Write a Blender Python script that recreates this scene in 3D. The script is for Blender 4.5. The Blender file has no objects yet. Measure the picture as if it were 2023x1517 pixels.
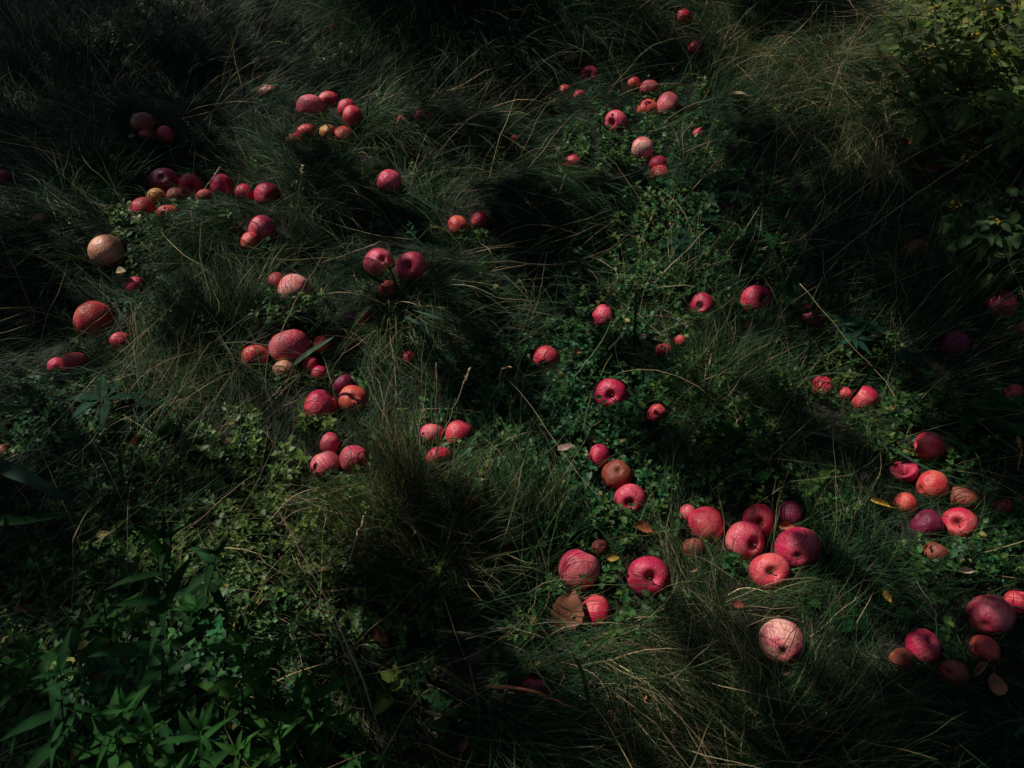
import bpy, math
import numpy as np
from mathutils import Vector, Matrix, Quaternion

SC = bpy.context.scene
COL = SC.collection
RNG = np.random.default_rng(7)

# ------------------------------------------------------------------ camera, sky, sun, exposure
CAM_H, PITCH, F = 1.45, math.radians(49.0), 1500.0
W0, H0 = 2023.0, 1517.0
cam_d = bpy.data.cameras.new('camera'); cam = bpy.data.objects.new('camera', cam_d); COL.objects.link(cam)
cam.location = (0, 0, CAM_H); cam.rotation_euler = (math.pi/2 - PITCH, 0, 0)
cam_d.sensor_width = 36; cam_d.lens = 36*F/W0; cam_d.clip_start = 0.02; cam_d.clip_end = 500
cam_d.dof.use_dof = True; cam_d.dof.focus_distance = 1.9; cam_d.dof.aperture_fstop = 8
SC.camera = cam

SUN_AZ, SUN_EL = math.radians(-56), math.radians(47)        # azimuth from +Y, negative = to the left
SUN = np.array([math.sin(SUN_AZ)*math.cos(SUN_EL), math.cos(SUN_AZ)*math.cos(SUN_EL), math.sin(SUN_EL)])
w = bpy.data.worlds.new('World'); SC.world = w; w.use_nodes = True
nt = w.node_tree; nt.nodes.clear()
sky = nt.nodes.new('ShaderNodeTexSky'); sky.sky_type = 'NISHITA'; sky.sun_disc = False
sky.sun_elevation = SUN_EL; sky.sun_rotation = SUN_AZ
bg = nt.nodes.new('ShaderNodeBackground'); bg.inputs[1].default_value = 0.05
wo = nt.nodes.new('ShaderNodeOutputWorld')
nt.links.new(sky.outputs[0], bg.inputs[0]); nt.links.new(bg.outputs[0], wo.inputs[0])
sl = bpy.data.lights.new('sun', 'SUN'); sl.energy = 5.0; sl.angle = math.radians(0.53); sl.color = (1.0, 0.93, 0.84)
so = bpy.data.objects.new('sun', sl); COL.objects.link(so)
so.rotation_euler = Vector(SUN).to_track_quat('Z', 'Y').to_euler(); so.location = (-3, 2, 6)
SC.view_settings.view_transform = 'Standard'; SC.view_settings.look = 'None'
SC.view_settings.exposure = -0.08; SC.view_settings.gamma = 1.0
SC.render.engine = 'CYCLES'
SC.cycles.max_bounces = 6; SC.cycles.diffuse_bounces = 2; SC.cycles.glossy_bounces = 2
SC.cycles.transmission_bounces = 3; SC.cycles.transparent_max_bounces = 4

# ------------------------------------------------------------------ projection helpers
FWD = np.array([0, math.cos(PITCH), -math.sin(PITCH)]); UPV = np.array([0, math.sin(PITCH), math.cos(PITCH)])
CAMP = np.array([0, 0, CAM_H])

def ray(px, py):
    u = (np.asarray(px, float) - W0/2)/F; v = (np.asarray(py, float) - H0/2)/F
    return FWD + u[..., None]*np.array([1., 0, 0]) - v[..., None]*UPV

def proj(P):
    Q = P - CAMP; z = Q @ FWD
    z = np.where(np.abs(z) < 1e-4, 1e-4, z)
    return W0/2 + F*Q[..., 0]/z, H0/2 - F*(Q @ UPV)/z, z

def at_z(px, py, z=0.0):
    d = ray(px, py); t = (z - CAM_H)/d[..., 2]
    return CAMP + d*np.asarray(t)[..., None]

# ------------------------------------------------------------------ terrain
MOUNDS = []     # x, y, rx, ry, h
for px, py, rx, ry, h in [
    (960, -10, .42, .30, .40), (760, -25, .28, .22, .25), (1190, 0, .25, .22, .20),
    (1500, 60, .38, .22, .17), (1680, 190, .32, .18, .13), (860, 270, .42, .13, .085),
    (900, 400, .40, .12, .06), (200, 130, .5, .2, .10), (420, 250, .45, .15, .07),
    (110, 500, .26, .13, .08), (620, 350, .14, .12, .07), (220, 340, .15, .12, .06),
    (440, 470, .25, .12, .06), (1160, 430, .25, .14, .06), (800, 590, .18, .12, .07),
    (1020, 560, .25, .1, .05), (850, 1000, .15, .10, .06), (500, 650, .2, .12, .05),
    (1700, 430, .3, .2, .07), (1850, 560, .25, .15, .06), (1950, 200, .4, .3, .12),
    (1500, 1200, .2, .12, .03), (1150, 1340, .15, .08, .04), (1500, 1430, .3, .08, .04),
    (300, 1300, .25, .12, .04), (1880, 1420, .2, .1, .03), (1750, 300, .3, .14, .08)]:
    g = at_z(px, py); MOUNDS.append((g[0], g[1], rx, ry, h))
SP = RNG.uniform(0, 6.28, (8, 2)); SK = RNG.normal(0, 1, (8, 2))*np.array([6, 6]); SA = .006

def hgt(x, y):
    z = np.zeros(np.broadcast(x, y).shape)
    for mx, my, rx, ry, h in MOUNDS:
        dy = (y - my)/ry
        z = z + h*np.exp(-((x-mx)/rx)**2 - dy*dy)
    for k in range(8):
        z = z + SA*np.sin(SK[k, 0]*x + SK[k, 1]*y + SP[k, 0])
    return z

def ground(px, py, lift=0.0):
    d = ray(px, py); p = at_z(px, py, lift)
    for _ in range(12):
        z = hgt(p[..., 0], p[..., 1]) + lift
        t = (z - CAM_H)/d[..., 2]
        p = .5*p + .5*(CAMP + d*np.asarray(t)[..., None])
    return p

# ------------------------------------------------------------------ object helpers
def tag(o, label=None, cat=None, group=None, kind=None):
    if label: o['label'] = label
    if cat: o['category'] = cat
    if group: o['group'] = group
    if kind: o['kind'] = kind
    return o

def link(name, mesh, mat=None, parent=None):
    o = bpy.data.objects.new(name, mesh); COL.objects.link(o)
    if mat is not None and len(mesh.materials) == 0: mesh.materials.append(mat)
    if parent is not None: o.parent = parent
    return o

def empty(name, loc=(0, 0, 0)):
    o = bpy.data.objects.new(name, None); COL.objects.link(o); o.location = loc; o.empty_display_size = .02
    return o

def quads(name, V, Q, tint=None, smooth=True):
    me = bpy.data.meshes.new(name)
    V = np.ascontiguousarray(V, dtype=np.float32).reshape(-1, 3); Q = np.ascontiguousarray(Q, dtype=np.int32).reshape(-1, 4)
    me.vertices.add(len(V)); me.vertices.foreach_set('co', V.ravel())
    me.loops.add(Q.size); me.loops.foreach_set('vertex_index', Q.ravel())
    me.polygons.add(len(Q)); me.polygons.foreach_set('loop_start', np.arange(0, Q.size, 4, dtype=np.int32))
    if smooth: me.polygons.foreach_set('use_smooth', np.ones(len(Q), bool))
    if tint is not None:
        a = me.color_attributes.new('tint', 'FLOAT_COLOR', 'POINT')
        c = np.ones((len(V), 4), np.float32); c[:, :3] = tint
        a.data.foreach_set('color', c.ravel())
    me.update(calc_edges=True)
    return me

class Buf:
    """collects vertex / quad / tint arrays for ONE mesh"""
    def __init__(s): s.V, s.Q, s.T, s.n = [], [], [], 0
    def add(s, V, Q, T):
        V = np.asarray(V, float).reshape(-1, 3)
        if len(V) == 0: return
        s.V.append(V); s.Q.append(Q + s.n); s.T.append(np.broadcast_to(T, V.shape)); s.n += len(V)
    def build(s, name, mat, parent=None, origin=None):
        if not s.n: return None
        V = np.concatenate(s.V); Q = np.concatenate(s.Q); T = np.concatenate(s.T)
        if origin is not None: V = V - np.asarray(origin)
        return link(name, quads(name, V, Q, T), mat, parent)

def nrm(v): return v/np.maximum(np.linalg.norm(v, axis=-1, keepdims=True), 1e-9)

# ------------------------------------------------------------------ materials
def new_mat(name):
    m = bpy.data.materials.new(name); m.use_nodes = True
    n = m.node_tree.nodes; n.clear()
    return m, n, m.node_tree.links

def plant_mat(name, rough=.5, spec=.35, transl=.3, var=.35, vein=False):
    m, n, L = new_mat(name)
    at = n.new('ShaderNodeAttribute'); at.attribute_name = 'tint'
    tc = n.new('ShaderNodeTexCoord')
    no = n.new('ShaderNodeTexNoise'); no.inputs['Scale'].default_value = 60 if not vein else 35; no.inputs['Detail'].default_value = 3
    L.new(tc.outputs['Object'], no.inputs['Vector'])
    mr = n.new('ShaderNodeMapRange'); mr.inputs[1].default_value = .3; mr.inputs[2].default_value = .7
    mr.inputs[3].default_value = 1-var; mr.inputs[4].default_value = 1+var
    L.new(no.outputs[0], mr.inputs[0])
    mx = n.new('ShaderNodeVectorMath'); mx.operation = 'SCALE'
    L.new(at.outputs['Color'], mx.inputs[0]); L.new(mr.outputs[0], mx.inputs['Scale'])
    bs = n.new('ShaderNodeBsdfPrincipled'); bs.inputs['Roughness'].default_value = rough
    bs.inputs['Specular IOR Level'].default_value = spec
    L.new(mx.outputs[0], bs.inputs['Base Color'])
    tr = n.new('ShaderNodeBsdfTranslucent')
    g = n.new('ShaderNodeMix'); g.data_type = 'RGBA'; g.blend_type = 'MULTIPLY'; g.inputs[0].default_value = 1
    g.inputs[7].default_value = (1.1, 1.25, .55, 1)
    L.new(mx.outputs[0], g.inputs[6]); L.new(g.outputs[2], tr.inputs[0])
    ms = n.new('ShaderNodeMixShader'); ms.inputs[0].default_value = transl
    L.new(bs.outputs[0], ms.inputs[1]); L.new(tr.outputs[0], ms.inputs[2])
    o = n.new('ShaderNodeOutputMaterial'); L.new(ms.outputs[0], o.inputs[0])
    return m

M_GRASS = plant_mat('grass_blades', .55, .16, .2, .3)
M_LEAF = plant_mat('leaf_green', .45, .22, .3, .25, True)
M_BIGLEAF = plant_mat('weed_leaf', .65, .06, .4, .3, True)
M_DRY = plant_mat('dry_leaf', .7, .2, .15, .45, True)
M_STRAW = plant_mat('straw', .5, .3, .1, .3)

def soil_mat():
    m, n, L = new_mat('soil')
    tc = n.new('ShaderNodeTexCoord'); no = n.new('ShaderNodeTexNoise'); no.inputs['Scale'].default_value = 22; no.inputs['Detail'].default_value = 8
    L.new(tc.outputs['Object'], no.inputs['Vector'])
    cr = n.new('ShaderNodeValToRGB'); cr.color_ramp.elements[0].color = (.006, .005, .004, 1); cr.color_ramp.elements[1].color = (.024, .020, .012, 1)
    L.new(no.outputs[0], cr.inputs[0])
    b = n.new('ShaderNodeBsdfPrincipled'); b.inputs['Roughness'].default_value = .95
    L.new(cr.outputs[0], b.inputs['Base Color'])
    bu = n.new('ShaderNodeBump'); bu.inputs['Distance'].default_value = .01; L.new(no.outputs[0], bu.inputs['Height']); L.new(bu.outputs[0], b.inputs['Normal'])
    o = n.new('ShaderNodeOutputMaterial'); L.new(b.outputs[0], o.inputs[0]); return m

def bark_mat():
    m, n, L = new_mat('bark')
    tc = n.new('ShaderNodeTexCoord'); mp = n.new('ShaderNodeMapping'); mp.inputs['Scale'].default_value = (14, 14, 3)
    no = n.new('ShaderNodeTexNoise'); no.inputs['Scale'].default_value = 2; no.inputs['Detail'].default_value = 8
    L.new(tc.outputs['Object'], mp.inputs[0]); L.new(mp.outputs[0], no.inputs['Vector'])
    cr = n.new('ShaderNodeValToRGB'); cr.color_ramp.elements[0].color = (.03, .025, .02, 1); cr.color_ramp.elements[1].color = (.16, .14, .11, 1)
    L.new(no.outputs[0], cr.inputs[0])
    b = n.new('ShaderNodeBsdfPrincipled'); b.inputs['Roughness'].default_value = .9; L.new(cr.outputs[0], b.inputs['Base Color'])
    bu = n.new('ShaderNodeBump'); bu.inputs['Distance'].default_value = .02; L.new(no.outputs[0], bu.inputs['Height']); L.new(bu.outputs[0], b.inputs['Normal'])
    o = n.new('ShaderNodeOutputMaterial'); L.new(b.outputs[0], o.inputs[0]); return m

def flat_mat(name, c, rough=.7):
    m, n, L = new_mat(name)
    tc = n.new('ShaderNodeTexCoord'); no = n.new('ShaderNodeTexNoise'); no.inputs['Scale'].default_value = 5
    L.new(tc.outputs['Object'], no.inputs['Vector'])
    cr = n.new('ShaderNodeValToRGB')
    cr.color_ramp.elements[0].color = (*[v*.6 for v in c], 1); cr.color_ramp.elements[1].color = (*[v*1.3 for v in c], 1)
    L.new(no.outputs[0], cr.inputs[0])
    b = n.new('ShaderNodeBsdfPrincipled'); b.inputs['Roughness'].default_value = rough; L.new(cr.outputs[0], b.inputs['Base Color'])
    o = n.new('ShaderNodeOutputMaterial'); L.new(b.outputs[0], o.inputs[0]); return m

def apple_mat(name, base, red, dark, blush, rot=.0, rough=.42, wr=.0):
    """skin: ground colour under red streaks that run from stem to eye, lenticels, brown bruises"""
    m, n, L = new_mat(name)
    def N(t, **k):
        x = n.new(t)
        for a, b in k.items(): setattr(x, a, b)
        return x
    def math_(op, a, b=None, cl=False):
        x = N('ShaderNodeMath', operation=op); x.use_clamp = cl
        for i, v in enumerate((a, b)):
            if v is None: continue
            if isinstance(v, (int, float)): x.inputs[i].default_value = v
            else: L.new(v, x.inputs[i])
        return x.outputs[0]
    tc = N('ShaderNodeTexCoord'); oi = N('ShaderNodeObjectInfo'); se = N('ShaderNodeSeparateXYZ'); L.new(tc.outputs['Object'], se.inputs[0])
    X, Y, Z = se.outputs
    rad = math_('SQRT', math_('ADD', math_('MULTIPLY', X, X), math_('ADD', math_('MULTIPLY', Y, Y), .002)))
    seed = math_('MULTIPLY', oi.outputs['Random'], 37.0)
    cv = N('ShaderNodeCombineXYZ')
    L.new(math_('DIVIDE', X, rad), cv.inputs[0]); L.new(math_('DIVIDE', Y, rad), cv.inputs[1]); L.new(math_('ADD', math_('MULTIPLY', Z, .42), seed), cv.inputs[2])
    st = N('ShaderNodeTexNoise'); st.inputs['Scale'].default_value = 11; st.inputs['Detail'].default_value = 5; st.inputs['Roughness'].default_value = .6
    L.new(cv.outputs[0], st.inputs['Vector'])
    off = N('ShaderNodeCombineXYZ'); L.new(seed, off.inputs[0]); L.new(math_('MULTIPLY', seed, 1.7), off.inputs[1])
    ov = N('ShaderNodeVectorMath', operation='ADD'); L.new(tc.outputs['Object'], ov.inputs[0]); L.new(off.outputs[0], ov.inputs[1])
    big = N('ShaderNodeTexNoise'); big.inputs['Scale'].default_value = .9; big.inputs['Detail'].default_value = 2; L.new(ov.outputs[0], big.inputs['Vector'])
    mid = N('ShaderNodeTexNoise'); mid.inputs['Scale'].default_value = 13; mid.inputs['Detail'].default_value = 6; L.new(ov.outputs[0], mid.inputs['Vector'])
    s = math_('ADD', math_('MULTIPLY', math_('SUBTRACT', st.outputs[0], .5), 2.3), math_('MULTIPLY', math_('SUBTRACT', big.outputs[0], .5), 3.0))
    s = math_('ADD', s, math_('MULTIPLY', math_('SUBTRACT', mid.outputs[0], .5), 1.2))
    s = math_('ADD', s, blush, True)
    mx = N('ShaderNodeMix', data_type='RGBA'); L.new(s, mx.inputs[0]); mx.inputs[6].default_value = (*base, 1); mx.inputs[7].default_value = (*red, 1)
    d2 = math_('MULTIPLY', math_('SUBTRACT', st.outputs[0], .54), 3.0, True)
    mx2 = N('ShaderNodeMix', data_type='RGBA'); L.new(math_('MULTIPLY', d2, s), mx2.inputs[0]); L.new(mx.outputs[2], mx2.inputs[6]); mx2.inputs[7].default_value = (*dark, 1)
    # lenticels
    vo = N('ShaderNodeTexVoronoi'); vo.inputs['Scale'].default_value = 9; L.new(ov.outputs[0], vo.inputs['Vector'])
    dots = math_('MULTIPLY', math_('LESS_THAN', vo.outputs['Distance'], .10), .45)
    mx3 = N('ShaderNodeMix', data_type='RGBA'); L.new(dots, mx3.inputs[0]); L.new(mx2.outputs[2], mx3.inputs[6]); mx3.inputs[7].default_value = (*[min(1, b*.9+.1) for b in base], 1)
    # bruises / rot
    rn = N('ShaderNodeTexNoise'); rn.inputs['Scale'].default_value = 2.3; rn.inputs['Detail'].default_value = 4; rn.inputs['Distortion'].default_value = .6
    ov2 = N('ShaderNodeVectorMath', operation='ADD'); L.new(ov.outputs[0], ov2.inputs[0]); ov2.inputs[1].default_value = (11, 5, 3); L.new(ov2.outputs[0], rn.inputs['Vector'])
    rm = math_('MULTIPLY', math_('SUBTRACT', rn.outputs[0], .66 - rot), 9.0, True)
    mx4 = N('ShaderNodeMix', data_type='RGBA'); L.new(math_('MULTIPLY', rm, .85), mx4.inputs[0]); L.new(mx3.outputs[2], mx4.inputs[6]); mx4.inputs[7].default_value = (.09, .03, .02, 1)
    # russet in the two hollows
    hol = math_('MULTIPLY', math_('SUBTRACT', .20, rad), 7.0, True)
    mx5 = N('ShaderNodeMix', data_type='RGBA'); L.new(math_('MULTIPLY', hol, .75), mx5.inputs[0]); L.new(mx4.outputs[2], mx5.inputs[6]); mx5.inputs[7].default_value = (.10, .055, .02, 1)
    b = N('ShaderNodeBsdfPrincipled'); b.inputs['Specular IOR Level'].default_value = .36
    L.new(mx5.outputs[2], b.inputs['Base Color'])
    L.new(math_('ADD', math_('MULTIPLY', mid.outputs[0], .25), rough - .17), b.inputs['Roughness'])
    b.inputs['Subsurface Weight'].default_value = .08; b.inputs['Subsurface Radius'].default_value = (.4, .12, .06); b.inputs['Subsurface Scale'].default_value = .02
    bu = N('ShaderNodeBump'); bu.inputs['Strength'].default_value = .2 + wr; bu.inputs['Distance'].default_value = .03
    L.new(math_('ADD', mid.outputs[0], math_('MULTIPLY', rn.outputs[0], 1.5)), bu.inputs['Height']); L.new(bu.outputs[0], b.inputs['Normal'])
    o = N('ShaderNodeOutputMaterial'); L.new(b.outputs[0], o.inputs[0])
    return m

AM = {
 'crimson': apple_mat('skin_crimson', (.62, .11, .14), (.43, .014, .060), (.18, .005, .028), .70),
 'red':     apple_mat('skin_red',     (.62, .11, .11), (.46, .016, .050), (.22, .007, .02), .62),
 'pink':    apple_mat('skin_pink',    (.64, .17, .17), (.48, .028, .080), (.26, .010, .035), .54),
 'cream':   apple_mat('skin_cream',   (.70, .38, .30), (.48, .050, .085), (.26, .012, .035), .40),
 'orange':  apple_mat('skin_orange',  (.62, .14, .09), (.47, .030, .042), (.22, .012, .015), .58, .04),
 'yellow':  apple_mat('skin_yellow',  (.55, .27, .09), (.48, .13, .06), (.3, .06, .03), .15, .02),
 'peach':   apple_mat('skin_peach',   (.60, .31, .20), (.52, .16, .11), (.42, .08, .06), .15, .02),
 'brown':   apple_mat('skin_brown',   (.26, .075, .04), (.22, .040, .03), (.09, .018, .012), .5, .10, .5, .05),
 'purple':  apple_mat('skin_purple',  (.20, .02, .06), (.13, .008, .035), (.05, .004, .015), .6, .04, .45, .05),
}
M_STEM = flat_mat('stem_wood', (.12, .07, .035)); M_CALYX = flat_mat('calyx_dry', (.05, .03, .018))
M_SOIL = soil_mat(); M_BARK = bark_mat()

# ------------------------------------------------------------------ ground: one sheet to the horizon, fine in the middle
def axis(lo, hi, step, far):
    a = np.arange(lo, hi+1e-6, step); e = np.geomspace(.1, far, 16)
    return np.concatenate([lo-e[::-1], a, hi+e])
gx = axis(-4, 4, .05, 300); gy = axis(-1, 6, .05, 300)
GX, GY = np.meshgrid(gx, gy); GZ = hgt(GX, GY)
nx, ny = len(gx), len(gy); idx = np.arange(nx*ny).reshape(ny, nx)
Qg = np.stack([idx[:-1, :-1], idx[:-1, 1:], idx[1:, 1:], idx[1:, :-1]], -1).reshape(-1, 4)
tag(link('ground', quads('ground', np.stack([GX, GY, GZ], -1), Qg), M_SOIL), 'dark soil under the matted orchard grass', 'ground', kind='structure')

# ------------------------------------------------------------------ APPLES  px, py, diameter px, skin, shape, cavity (dx,dy in radii, end), cover, label
# end: 's' stem hollow seen, 'c' calyx eye seen, '' neither
A = [
(656,66,34,'crimson',0,None,.5,'dim crimson apple sunk in grass, topmost one left of the dark hanging tussock'),
(514,157,24,'red',1,None,.5,'tiny dull red apple behind the pale half-buried one, upper left'),
(530,187,36,'cream',2,None,.35,'pale pink apple half buried in straw beside the upper red cluster'),
(613,213,54,'pink',0,None,.06,'rosy apple at the left end of the upper cluster, grass blade across it'),
(650,203,46,'red',3,(-.05,.12,'s'),.03,'red apple with its dark stem hollow facing out, top of the upper cluster'),
(684,214,36,'red',1,None,.1,'small red apple squeezed between two others in the upper cluster'),
(697,230,44,'red',0,None,.03,'round bright red apple at the right end of the upper cluster'),
(283,247,46,'brown',2,None,.3,'drab brown apple in deep shade, upper left'),
(326,268,38,'red',4,None,.2,'red apple lying just right of the drab brown one in the shade'),
(289,270,26,'red',1,None,.5,'small dull red apple right under the drab brown one'),
(606,264,38,'red',3,None,.3,'dull red apple under the upper cluster, left of the yellowish wrinkled one'),
(649,263,36,'yellow',6,None,.1,'yellowish wrinkled apple in the lower row of the upper cluster'),
(678,268,38,'orange',1,None,.2,'orange apple right of the yellowish wrinkled one in the upper cluster'),
(584,284,38,'red',0,None,.45,'grass-covered red apple, lowest and leftmost of the upper cluster'),
(324,359,60,'purple',4,(0,-.35,'c'),.02,'big dark red apple with a bruised eye, at the left of the row of windfalls'),
(377,368,48,'red',3,(-.05,.15,'s'),.02,'dark red apple showing its stem hollow, second in the row of windfalls'),
(309,391,40,'yellow',1,(.72,.1,'s'),.02,'yellow apple below the big dark bruised one'),
(350,389,40,'brown',0,None,.05,'brown decaying apple between the yellow one and the stem-hollow one'),
(283,414,48,'red',2,None,.03,'bright red orange apple lowest left in the row of windfalls'),
(333,425,42,'orange',4,None,.45,'orange apple mostly under grass below the brown decaying one'),
(405,390,32,'orange',1,None,.15,'small orange apple at the foot of the seed head'),
(438,370,52,'crimson',0,(.85,-.1,'s'),.02,'magenta apple right of the seed head in the row of windfalls'),
(482,383,41,'red',4,None,.03,'smaller red apple between two magenta ones in the row'),
(528,387,52,'crimson',2,None,.06,'dusky magenta apple at the right end of the row of windfalls'),
(519,454,58,'pink',0,None,.03,'rosy apple alone above a small orange one, below the row of windfalls'),
(495,478,42,'orange',3,None,.12,'small orange apple tucked under the rosy one'),
(212,497,66,'peach',2,None,.13,'large pale peach coloured apple above the cream dead leaf'),
(85,442,38,'brown',1,None,.45,'brownish apple almost lost in grass left of the pale peach one'),
(4,356,38,'red',0,None,.35,'dim red apple cut by the left edge in the shade'),
(838,233,34,'crimson',1,None,.35,'dull crimson apple peeping from grass right of the upper cluster'),
(794,241,26,'orange',0,None,.3,'tiny orange apple between the upper cluster and the dull crimson one'),
(1016,278,20,'orange',2,None,.35,'tiny orange apple at the tip of the arching grass ridge'),
(770,360,50,'pink',2,None,.05,'rosy streaked apple alone in the dark grass above the centre'),
(1130,120,30,'peach',0,None,.4,'dim brownish apple under the fringe of the hanging tussock'),
(1163,151,41,'crimson',3,(0,-.25,'s'),.15,'magenta apple just below the fringe of the hanging tussock'),
(1252,167,28,'orange',1,None,.2,'small orange apple left of the pink one, upper right group'),
(1283,177,37,'pink',0,None,.25,'pink apple half hidden in grass beside the small orange one'),
(1321,210,54,'pink',4,(.85,.1,'c'),.03,'large pinkish red apple, rightmost of the upper right group'),
(1279,217,40,'orange',2,None,.15,'orange red apple touching the large pinkish one on its left'),
(1116,180,24,'orange',1,None,.4,'tiny orange apple nearly buried left of the tiny red one'),
(1145,191,26,'red',0,None,.4,'tiny red apple nearly buried below the magenta one at the tussock'),
(1218,243,50,'crimson',3,(-.5,0,'s'),.03,'deep magenta apple with its stem hollow turned left'),
(1269,297,52,'cream',0,None,.06,'cream and pink apple with a small green sprig in front'),
(1299,325,36,'crimson',1,None,.12,'small crimson apple just below the cream and pink one'),
(1303,347,42,'orange',6,None,.35,'squashed orange apple below the small crimson one'),
(1133,323,32,'red',2,None,.35,'orange red apple mostly covered by grass left of the green sprig'),
(906,447,42,'orange',4,None,.35,'orange apple under grass left of a red one near the centre'),
(948,436,40,'red',0,None,.1,'upright red apple right of the grass-covered orange one near the centre'),
(1351,35,32,'red',6,None,.1,'small bright red apple highest of all, in yellowish grass'),
(1376,97,30,'red',2,None,.3,'small dull red apple below the highest one'),
(1380,266,26,'crimson',0,None,.5,'very dim crimson apple buried in the dark slope'),
(1413,411,36,'red',3,(.1,.1,'s'),.25,'small red apple with dark hollow among jagged weed leaves'),
(1808,497,48,'brown',0,None,.5,'dull brownish apple behind long slanting grass, right'),
(267,566,41,'crimson',4,None,.03,'small shiny magenta apple right under the cream dead leaf'),
(188,632,75,'orange',0,None,.13,'large orange red apple wrapped in fine grass at the left'),
(242,677,46,'red',6,None,.1,'wrinkled red apple just below right of the large orange red one'),
(148,719,52,'red',0,None,.06,'red apple in shade at the lower edge of the dark grass, left'),
(111,722,32,'crimson',1,None,.2,'dim crimson apple hiding left of the shaded red one'),
(583,573,67,'cream',2,(.75,.0,'c'),.02,'large cream apple with pink streaks, right of the green swept grass'),
(547,556,34,'red',1,None,.25,'dark red apple peeping from behind the large cream one'),
(572,687,79,'pink',0,None,.12,'largest rosy apple on the left, crossed by one thin straw'),
(635,683,42,'orange',6,None,.1,'orange wrinkled apple right of the largest rosy one'),
(504,705,48,'orange',0,None,.4,'orange red apple under grass left of the largest rosy one'),
(562,732,42,'peach',2,None,.3,'pale orange apple under leaves below the largest rosy one'),
(612,720,36,'red',4,None,.15,'small red apple between the largest rosy one and a broad blade'),
(631,739,32,'crimson',1,None,.2,'small dark red apple at the tip of the broad leaf'),
(632,803,67,'crimson',2,None,.03,'crimson apple, left one of the pair below the broad leaf'),
(653,877,45,'pink',0,None,.03,'salmon apple standing at the back of the trio left of centre'),
(643,918,64,'pink',4,(0,1.0,'s'),.03,'salmon apple with stub end down, front left of the trio'),
(4,896,40,'brown',1,None,.3,'brown apple cut by the left edge above the big dark leaf'),
(749,519,62,'pink',2,(.3,-.2,'c'),.02,'magenta and cream apple, left one of the pair above the coarse tussock'),
(815,528,64,'crimson',3,(-.35,-.15,'s'),.03,'magenta apple with open stem hollow, right one of that pair'),
(767,572,34,'orange',1,None,.3,'small orange apple in the tussock below the magenta pair'),
(719,632,36,'crimson',0,None,.3,'crimson apple behind a broad arching blade'),
(695,631,30,'purple',2,None,.35,'small purple apple left of the one behind the arching blade'),
(809,708,28,'red',1,None,.3,'tiny red apple in the gap beneath the coarse tussock'),
(699,790,62,'orange',0,(.05,-.2,'c'),.03,'orange red apple, right one of the pair below the broad leaf'),
(679,759,40,'purple',6,None,.2,'dark shrivelled apple behind the orange red one of the pair'),
(700,908,60,'pink',2,None,.03,'rosy streaked apple, front right of the trio left of centre'),
(853,858,49,'pink',0,None,.06,'rosy apple with a straw stalk in front, left of centre'),
(908,858,58,'red',2,None,.03,'deep red oval apple right of the rosy one with the straw stalk'),
(868,906,52,'red',3,(.1,.4,'s'),.15,'red apple in tall grass below the deep red oval one'),
(936,997,36,'orange',6,None,.55,'broken orange apple in thick upright grass, lower centre'),
(1191,625,48,'crimson',0,None,.12,'magenta apple cut by dark leaves, alone right of centre'),
(1081,710,58,'red',4,(-.2,.55,'s'),.05,'red apple with leaves in its hollow, on the ground cover right of centre'),
(1208,779,66,'crimson',3,(0,.1,'s'),.03,'magenta pink apple with star shaped hollow among small leaves'),
(1297,818,42,'red',6,None,.12,'small wrinkled red apple right of the star hollow one'),
(1311,692,30,'red',1,None,.25,'small upright red apple in weeds above the wrinkled one'),
(1344,674,20,'orange',0,None,.2,'tiny orange windfall right of the small upright red one'),
(1185,901,50,'crimson',4,None,.04,'magenta apple at the top of the descending chain of three'),
(1220,938,62,'brown',6,(0,-.35,'c'),.04,'brown orange rotting apple in the middle of the chain of three'),
(1246,987,66,'crimson',3,(0,.3,'s'),.02,'bright magenta apple with deep hollow at the foot of the chain of three'),
(1388,603,50,'crimson',0,(-.2,.1,'s'),.05,'glossy dark red apple left of a larger magenta one'),
(1493,593,64,'crimson',3,(.65,-.25,'s'),.04,'large dusky magenta apple with the hollow turned up right'),
(1608,628,52,'crimson',2,None,.45,'dim crimson apple behind the palmate weed'),
(1624,765,42,'red',6,None,.3,'broken red apple in weeds left of a round red one'),
(1710,790,58,'red',0,None,.06,'red striped apple under the bright straw stalk'),
(1668,778,20,'red',1,None,.35,'tiny red fragment of an apple beside the striped one'),
(1975,603,60,'crimson',2,None,.2,'dusky crimson apple behind grass stems near the right edge'),
(1884,683,62,'purple',0,None,.1,'purple apple in the darkest grass on the right'),
(2019,652,30,'crimson',1,None,.3,'dim crimson apple at the right edge below the dusky one'),
(2002,779,40,'crimson',4,None,.25,'dim magenta apple above the round weed leaves at the right edge'),
(1836,884,64,'red',0,None,.04,'round bright red apple, highest of the right-hand pile'),
(1786,931,55,'crimson',5,(-.5,-.6,'s'),.05,'magenta apple with a black rotten hollow, left in the right-hand pile'),
(1841,959,61,'orange',2,None,.02,'glowing orange red apple in the middle of the right-hand pile'),
(1790,994,42,'orange',1,None,.25,'small dull orange apple near the curled yellow leaf'),
(1902,986,52,'brown',4,None,.35,'brownish orange apple under grass at the right of the pile'),
(1980,1003,38,'red',6,None,.4,'dim wrinkled red apple near the right edge of the pile'),
(1831,1036,62,'purple',6,None,.05,'dark purple shrivelled apple left of the bright red one with a stem hollow'),
(1896,1035,67,'red',3,(-.15,.05,'s'),.03,'bright red apple with small stem hollow, lowest of the right-hand pile'),
(1847,1093,48,'brown',0,None,.1,'brownish orange apple beneath the dark purple one'),
(1395,1036,72,'red',2,None,.05,'tall red apple at the left of the lower right heap'),
(1471,1068,80,'pink',3,(.6,-.05,'s'),.04,'pink and orange apple in the middle of the lower right heap'),
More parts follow.
